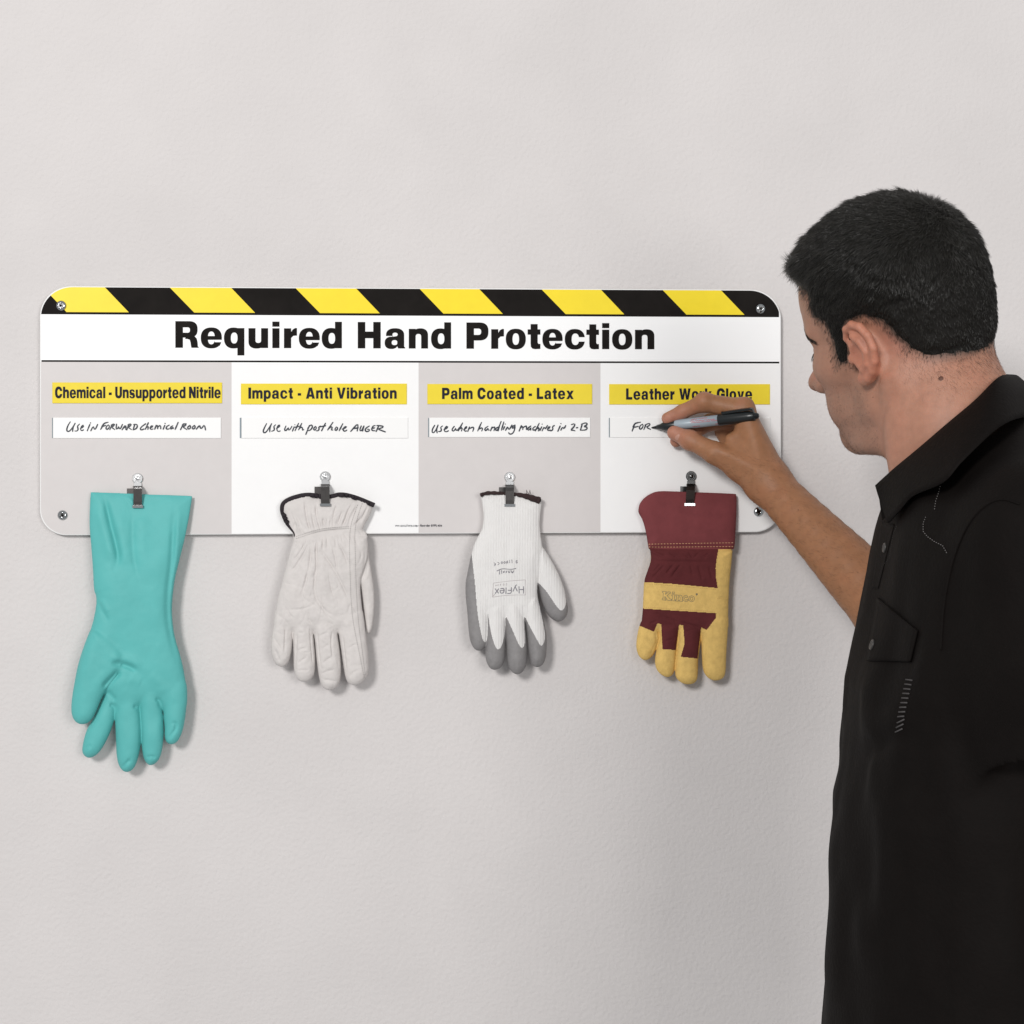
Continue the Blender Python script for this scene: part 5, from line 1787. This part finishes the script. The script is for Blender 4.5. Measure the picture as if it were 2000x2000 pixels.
# stubble on cheek and jaw, soft down on the nape
bn = np.zeros_like(bV)
fa = np.cross(bV[bQ[:, 2]] - bV[bQ[:, 0]], bV[bQ[:, 3]] - bV[bQ[:, 1]])
for k in range(4):
    np.add.at(bn, bQ[:, k], fa)
bn /= np.linalg.norm(bn, axis=1)[:, None] + 1e-12
if ((bV - HO) * bn)[inhead].sum() < 0:
    bn = -bn
sel = np.where(beard > 0.25)[0]
pick = RNG.choice(sel, 9000)
st_d = (np.array([0.2, 0, -1.0]) + RNG.normal(0, .25, (9000, 3))) @ HM.T
M['stubble'] = mat('stubble', (0.045, 0.032, 0.026), rough=0.6)
aV, aT = strands(bV[pick] + RNG.normal(0, .0007, (9000, 3)), bn[pick], st_d, RNG.uniform(.0012, .0024, 9000), np.full(9000, .6), np.full(9000, .00014), np.full(9000, .2))
mk('stubble', aV, aT, M['stubble'], man, True)
nape = inhead & (hd_ < 0.002) & (hd_ > -0.045) & (hq[:, 0] < -0.036) & (RNG.random(len(hd_)) < np.clip(1 + hd_ / 0.040, 0, 1) ** 2.6)
pick = RNG.choice(np.where(nape)[0], 2600)
st_d = (np.array([-0.25, 0, -1.0]) + RNG.normal(0, .3, (2600, 3))) @ HM.T
M['nape_down'] = mat('nape_down', (0.13, 0.075, 0.052), rough=0.6)
aV, aT = strands(bV[pick] + RNG.normal(0, .0007, (2600, 3)), bn[pick], st_d, RNG.uniform(.004, .0085, 2600), np.full(2600, .18), np.full(2600, .00011), np.full(2600, .3))
mk('nape_down', aV, aT, M['nape_down'], man, True)
# fine hair on the forearm
sel = np.where((bV[:, 1] > -0.24) & (bV[:, 1] < -0.075) & (bV[:, 0] < 0.46) & (bV[:, 2] < 1.52) & ~inhead)[0]
pick = RNG.choice(sel, 2600)
ax = (WRR - ELR) / np.linalg.norm(WRR - ELR)
dv = ax[None] + np.array([0, 0, -0.5]) + RNG.normal(0, 0.3, (2600, 3))
sgnn = 1.0 if ((bV[pick] - (WRR + ELR) / 2) * bn[pick]).sum() > 0 else -1.0
aV, aT = strands(bV[pick], bn[pick] * sgnn, dv, RNG.uniform(.006, .012, 2600), np.full(2600, .22), np.full(2600, .00016), np.full(2600, .5))
M['arm_hair'] = mat('arm_hair', (0.05, 0.028, 0.015), rough=0.6)
mk('arm_hair', aV, aT, M['arm_hair'], man, True)

# ------------------------------------------------------------------ shirt
SLB = SHL + (ELL - SHL) * 0.86
HEM0 = P(1957, 1528, 0.715); HEMN = np.array([0.50, 0.05, -0.86]); HEMN /= np.linalg.norm(HEMN)
SRB = SHR + (ELR - SHR) * 0.62


def sd_shirt(p):
    d = sd_trunk(p, 0.0)
    drape = hash_noise(p * [1, 1, 0.35], 14, 51) * 0.013 + hash_noise(p * [1, 1, 0.6], 34, 52) * 0.006
    d = d + drape * sstep(1.47 - p[:, 2], 0.0, 0.12)
    for ln, a, w in SHIRT_FOLDS:
        dd = np.full(len(p), 1e9)
        for i in range(len(ln) - 1):
            dd = np.minimum(dd, cap(p, ln[i], ln[i + 1], 0, 0))
        d = d - a * np.exp(-(dd / w) ** 2)
    l = chain(p, [SHL + [0.004, 0.01, 0.012], SHL + (SLB - SHL) * .5, SLB], [.066, .077, .082], .02)
    l = l + hash_noise(p, 24, 53) * 0.004
    l = smax(l, (p - HEM0) @ HEMN, 0.002)
    inner = smax(chain(p, [SHL + (SLB - SHL) * .45, SLB + (SLB - SHL) * .2], [.070, .079], .02), -((p - HEM0) @ HEMN + 0.07), 0.004)
    l = np.maximum(l, -inner)
    r = cap(p, SHR, SRB, .066, .072)
    r = np.maximum(r, (p - SRB) @ ((SRB - SHR) / np.linalg.norm(SRB - SHR)))
    d = smin(smin(d, l, .022), r, .022)
    # yoke on the shoulders
    for s in (SHL, SHR):
        d = smin(d, cap(p, NK2 + [.01, 0, .016], s + [0, 0, .014], .058, .052), .03)
    # neck hole
    hole = cap(p, NK2 + [0, 0, -.0], NK1 + (NK1 - NK2) * .8, .048, .060)
    return smax(d, -hole, .006)


def PP(pts):
    return [P(a, b, c) for a, b, c in pts]


SHIRT_FOLDS = [(PP([(1698, 1459, .55), (1780, 1440, .60), (1864, 1409, .61)]), -.004, .012),
               (PP([(1690, 1430, .55), (1790, 1405, .60), (1860, 1380, .61)]), .0025, .018),
               (PP([(1720, 1560, .57), (1800, 1640, .60), (1830, 1720, .61)]), .003, .026),
               (PP([(1680, 1350, .53), (1720, 1480, .57), (1740, 1620, .59)]), .002, .03)]
tV, tQ = nets_sparse(sd_shirt, (0.22, -0.84, 0.80), (0.86, -0.10, 1.60), 0.0035)
shirt = mk('shirt', tV, tQ, M['shirt'], man, True, label='black short sleeved button shirt')
SHIRT = bvh_of(tV, tQ)


def on_shirt(px, py, lift=0.001, d0=0.55):
    l, n = cast(SHIRT, px, py, lift)
    return l if l is not None else P(px, py, d0)


# collar: a turned-down leaf all round the neck
fold = [(1709, 948, .468), (1752, 914, .497), (1800, 873, .522), (1850, 829, .532), (1900, 786, .520), (1945, 744, .488), (1972, 731, .455), (1992, 742, .42), (1965, 800, .385), (1890, 880, .365), (1800, 940, .385), (1735, 960, .43)]
low_ = [(1749, 1024, None), (1772, 1001, None), (1796, 977, None), (1843, 942, .60), (1880, 901, .605), (1950, 836, .585), (1998, 815, .53), (2040, 815, .44), (2010, 850, .36), (1890, 930, .33), (1790, 985, .36), (1728, 1000, .425)]
fo = np.array([P(*a) for a in fold])
lo_ = []
for a in low_:
    lo_.append(P(*a) if a[2] is not None else on_shirt(a[0], a[1], 0.0075))
lo_ = np.array(lo_)
for i in range(1, 6):
    l, n_ = cast(BODY, fold[i][0] - (4 if i == 5 else 0), fold[i][1], 0.0045)
    if l is not None:
        fo[i] = l
NU, NW = 60, 9
t_in = np.linspace(0, 1, len(fo)); t_out = np.linspace(0, 1, NU)


def smooth_curve(p, n):
    q = chaikin(p, 3, False)
    return resample(q, np.linalg.norm(np.diff(q, axis=0), axis=1).sum() / (n - 1))[:n]


t_ = np.linspace(0, len(fo) - 1, NU)


def cr(p, t):
    i = np.clip(t.astype(int), 0, len(p) - 2); f = (t - i)[:, None]
    a = p[np.clip(i - 1, 0, len(p) - 1)]; b = p[i]; c = p[i + 1]; d = p[np.clip(i + 2, 0, len(p) - 1)]
    return 0.5 * ((2 * b) + (-a + c) * f + (2 * a - 5 * b + 4 * c - d) * f ** 2 + (-a + 3 * b - 3 * c + d) * f ** 3)


fc = cr(fo, t_); lc = cr(lo_, t_)
axis_c = (NK1 + NK2) / 2
VV = []
for w in np.linspace(0, 1, NW):
    row = fc * (1 - w) + lc * w
    out = row - axis_c; out[:, 2] *= 0.3
    out /= np.linalg.norm(out, axis=1)[:, None]
    VV.append(row + out * 0.006 * np.clip(np.arange(NU) / 14.0, 0.08, 1)[:, None] * math.sin(math.pi * min(1, w * 1.0)) ** 0.8)
outer = np.array(VV)
off = (outer - axis_c); off[:, :, 2] *= 0.3; off /= np.linalg.norm(off, axis=2)[:, :, None]
inner = outer - off * 0.0022
stand = np.array([fc - off[0] * 0.0022 * (1 - w) + (np.array([0.004, 0, -0.034]) - off[0] * 0.003) * w for w in np.linspace(0, 1, 5)])
allv = np.concatenate([stand[::-1].reshape(-1, 3), outer.reshape(-1, 3), inner[::-1].reshape(-1, 3)])
rows = 5 + NW * 2
F = []
for i in range(rows - 1):
    for j in range(NU - 1):
        a = i * NU + j
        F.append((a, a + 1, a + NU + 1, a + NU))
mk('collar', allv, F, M['shirt'], shirt, True)

# buttons, pocket flap, stitching, bar-tack marks
for px, py, r in ((1730, 1070, 7.5), (1709, 1261, 8.0)):
    l, n = cast(SHIRT, px, py, 0.0022 if py > 1200 else 0.0004)
    rr = r * 0.00047 * 1.35
    mb = MB()
    mb.lathe(l, n, [(0, rr), (0.0012, rr), (0.0020, rr * 0.9), (0.0020, rr * 0.72), (0.0013, rr * 0.62), (0.0012, rr * 0.25), (0.0016, rr * 0.2), (0.0016, 0.0001)], 24)
    mb.build('button', M['button'], shirt, True)


def shirt_patch(name, quad, lift, th, n=14, m=None):
    quad = np.array(quad, float)
    G_ = []
    for v in np.linspace(0, 1, n):
        for u in np.linspace(0, 1, n):
            q = (quad[0] * (1 - u) + quad[1] * u) * (1 - v) + (quad[3] * (1 - u) + quad[2] * u) * v
            G_.append(q)
    top = np.array([on_shirt(a, b, lift) for a, b in G_]); bot = np.array([on_shirt(a, b, lift - th) for a, b in G_])
    F = []
    for i in range(n - 1):
        for j in range(n - 1):
            a = i * n + j
            F += [(a, a + 1, a + n + 1, a + n), (n * n + a + n, n * n + a + n + 1, n * n + a + 1, n * n + a)]
    ringi = [j for j in range(n)] + [i * n + n - 1 for i in range(1, n)] + [(n - 1) * n + j for j in range(n - 2, -1, -1)] + [i * n for i in range(n - 2, 0, -1)]
    for a, b in zip(ringi, ringi[1:] + ringi[:1]):
        F.append((a, n * n + a, n * n + b, b))
    return mk(name, np.vstack([top, bot]), F, m or M['shirt'], shirt, True)


shirt_patch('pocket_flap', [(1717, 1168), (1795, 1232), (1781, 1293), (1696, 1291)], 0.0026, 0.0022)
shirt_patch('placket', [(1722, 1020), (1748, 1024), (1716, 1150), (1704, 1150)], 0.0006, 0.0005)


def shirt_stitch(name, line, dash, gap, rad, m, lift=0.0005):
    ln = resample(np.array(line, float), 0.5)
    s = np.r_[0, np.cumsum(np.linalg.norm(np.diff(ln, axis=0), axis=1))]
    mb = MB(); t = 0
    while t + dash < s[-1]:
        q = [(np.interp(a, s, ln[:, 0]), np.interp(a, s, ln[:, 1])) for a in np.linspace(t, t + dash, 3)]
        mb.tube(np.array([on_shirt(a, b, lift) for a, b in q]), rad, 5)
        t += dash + gap
    return mb.build(name, m, shirt, True)


shirt_stitch('yoke_stitching', [(1837, 950), (1833, 965), (1828, 980), (1826, 995)], 1.4, 3.6, 0.00036, M['shirt_thread'])
shirt_stitch('yoke_stitching', [(1809, 1010), (1804, 1022), (1804, 1038), (1812, 1048), (1826, 1058), (1842, 1066), (1850, 1080)], 1.6, 3.2, 0.00036, M['shirt_thread'])
shirt_stitch('placket_stitching', [(1752, 1028), (1745, 1046), (1738, 1090), (1724, 1106), (1716, 1130)], 1.5, 3.0, 0.00022, M['shirt_mark'])
mb = MB()
for k in range(12):
    t = k / 11
    x = 1777 - 22 * t; y = 1328 + 100 * t
    a0 = (x - 7.0, y + 3 - 6 * (1 - t) * 0.6 - 4 * t); a1 = (x + 5.5, y + 4 * t * (-1) + 1)
    if k > 8:
        a0 = (x - 6, y - 4 + 6); a1 = (x + 8, y - 5)
    mb.tube(np.array([on_shirt(a0[0], a0[1], .0004), on_shirt((a0[0] + a1[0]) / 2, (a0[1] + a1[1]) / 2, .0006), on_shirt(a1[0], a1[1], .0004)]), 0.00075, 6)
mb.build('pocket_bar_tacks', M['shirt_mark'], shirt, True)
# sleeve seam and hem seam
seam = resample(chaikin(np.array([(1992, 985), (1958, 973), (1925, 985), (1892, 1020), (1862, 1090), (1843, 1180), (1838, 1270)], float), 2, False), 4)
mb = MB()
sp_ = np.array([on_shirt(a, b, .0002) for a, b in seam])
mb.tube(sp_, 0.0011, 6)
mb.build('sleeve_seam', M['shirt'], shirt, True)

# ------------------------------------------------------------------ trousers, below the frame, so that the shirt hangs over something
M['trousers'] = mat('dark_trousers', (0.02, 0.02, 0.024), rough=0.85)
hipc = np.array([np.interp(0.9, FZ, FX) + 0.14, TY, 0.93])


def sd_legs(p):
    d = ell(p, hipc + [0, 0, 0.0], (0.125, 0.165, 0.16))
    for s in (1, -1):
        h = hipc + TLf * 0.085 * s + [0, 0, -0.08]
        k = hipc + TLf * 0.10 * s + [-0.02, 0, -0.47]
        f = hipc + TLf * 0.11 * s + [0.02, 0, -0.88]
        d = smin(d, chain(p, [h, k, f], [.088, .066, .056], .03), .05)
    return d


lgV, lgQ = nets_sparse(sd_legs, tuple(hipc - [0.3, 0.36, 0.95]), tuple(hipc + [0.3, 0.36, 0.3]), 0.014)
mk('trousers', lgV, lgQ, M['trousers'], man, True)
def sd_shoes(p):
    d = None
    for s in (1, -1):
        a = hipc + TLf * 0.11 * s
        e = cap(p, np.array([a[0] + 0.04, a[1], 0.045]), np.array([a[0] - 0.15, a[1], 0.035]), .048, .040)
        d = e if d is None else np.minimum(d, e)
    return np.maximum(d, -(p[:, 2] - 0.004))


shV, shQ = nets_sparse(sd_shoes, (hipc[0] - 0.35, hipc[1] - 0.3, -0.03), (hipc[0] + 0.25, hipc[1] + 0.3, 0.16), 0.008)
M['shoe'] = mat('black_shoe', (0.015, 0.014, 0.013), rough=0.5)
mk('shoes', shV, shQ, M['shoe'], man, True)

# ------------------------------------------------------------------ marker pen in the hand
M['pen_black'] = mat('pen_black', (0.010, 0.013, 0.014), rough=0.32, spec=0.5)
M['pen_barrel'] = mat('pen_barrel', (0.36, 0.43, 0.48), rough=0.35, spec=0.5)
M['pen_red'] = mat('pen_red', (0.50, 0.07, 0.10), rough=0.5)
M['felt'] = mat('felt_tip', (0.008, 0.009, 0.012), rough=0.9)
A_ = P(1272.6, 835.4, DP + 0.0016); B_ = P(1482.5, 811.6, 0.080)
ax = B_ - A_; PL = np.linalg.norm(ax); ax /= PL
pen = empty('marker_pen', A_, 'black capped grey marker pen held against the board', 'marker pen')
mb = MB(); mb.lathe(A_, ax, [(0, .0006), (.0015, .0011), (.006, .0017), (.0075, .0019)], 20); mb.build('nib', M['felt'], pen, True)
mb = MB(); mb.lathe(A_, ax, [(.0065, .0018), (.0072, .0026), (.012, .0035), (.0165, .0054), (.019, .0057), (.033, .0060), (.0338, .0056)], 32); mb.build('grip', M['pen_black'], pen, True)
f1, f2 = 0.228 * PL, 0.632 * PL
mb = MB(); mb.lathe(A_, ax, [(f1, .0056), (f1 + .0003, .0062), (f1 + .002, .0064), (f2 + .001, .0065)], 40); bar = mb.build('barrel', M['pen_barrel'], pen, True)
mb = MB(); mb.lathe(A_, ax, [(f2, .0058), (f2 + .0003, .0070), (f2 + .0015, .0073), (.90 * PL, .0066), (.955 * PL, .0058), (.962 * PL, .0052), (.965 * PL, .0040), (.985 * PL, .0036), (.997 * PL, .0024), (PL, .0008)], 36); capo = mb.build('cap', M['pen_black'], pen, True)
upv = np.array([0, -0.35, 1.0]); upv -= ax * (upv @ ax); upv /= np.linalg.norm(upv)
sdv = np.cross(ax, upv)
mb = MB()
pr = [(0.675, .0092), (0.69, .0098), (0.80, .0104), (0.93, .0106), (0.955, .0096), (0.962, .0050)]
VV = []
for t, h in pr:
    for sx, hh in ((-1, h), (1, h), (1, h - .0026), (-1, h - .0026)):
        VV.append(A_ + ax * t * PL + upv * hh + sdv * sx * .0026)
F = [(0, 3, 2, 1)]
for i in range(len(pr) - 1):
    a = 4 * i
    for j in range(4):
        F.append((a + j, a + (j + 1) % 4, a + 4 + (j + 1) % 4, a + 4 + j))
F.append(tuple(4 * (len(pr) - 1) + j for j in range(4)))
mb.add(VV, F)
for t0, h0, h1 in ((0.676, .0066, .0100),):
    q = A_ + ax * t0 * PL
    mb.lathe(q + upv * h0, upv, [(0, .0016), (h1 - h0, .0013)], 8)
mb.build('pocket_clip', M['pen_black'], capo, False)
bm_ = bar.data
PENB = bvh_of([np.array(v.co) + ORG[pen.name] for v in bm_.vertices], [tuple(p.vertices) for p in bm_.polygons])
VV = []; TT = []; n = 0
rr_ = random.Random(5)
for (x0, y0), (x1, y1), amp in (((965, 577), (1120, 560), 4), ((955, 595), (1185, 575), 5), ((965, 607), (1215, 586), 4), ((1195, 618), (1222, 615), 3), ((980, 643), (1050, 636), 3)):
    t = 0.0
    pts = []
    nst = int(abs(x1 - x0) / 5)
    for k in range(nst + 1):
        u = k / nst
        pts.append((1150 + (x0 + (x1 - x0) * u) / 4.83, 700 + (y0 + (y1 - y0) * u + rr_.uniform(-amp, amp)) / 4.83))
    run = []
    for k, q in enumerate(pts):
        run.append(q)
        if rr_.random() < 0.16 or k == len(pts) - 1:
            if len(run) > 1:
                V, T = flat_bool([(1, p) for p in ribbon_polys(np.array(run), 0.85, 1.0, 0)])
                W = [cast(PENB, a, b, 0.00012)[0] for a, b in V]
                if all(w is not None for w in W):
                    VV += W; TT.append(T + n); n += len(V)
            run = []
mk('barrel_print', np.array(VV), np.concatenate(TT), M['pen_red'], pen, False)
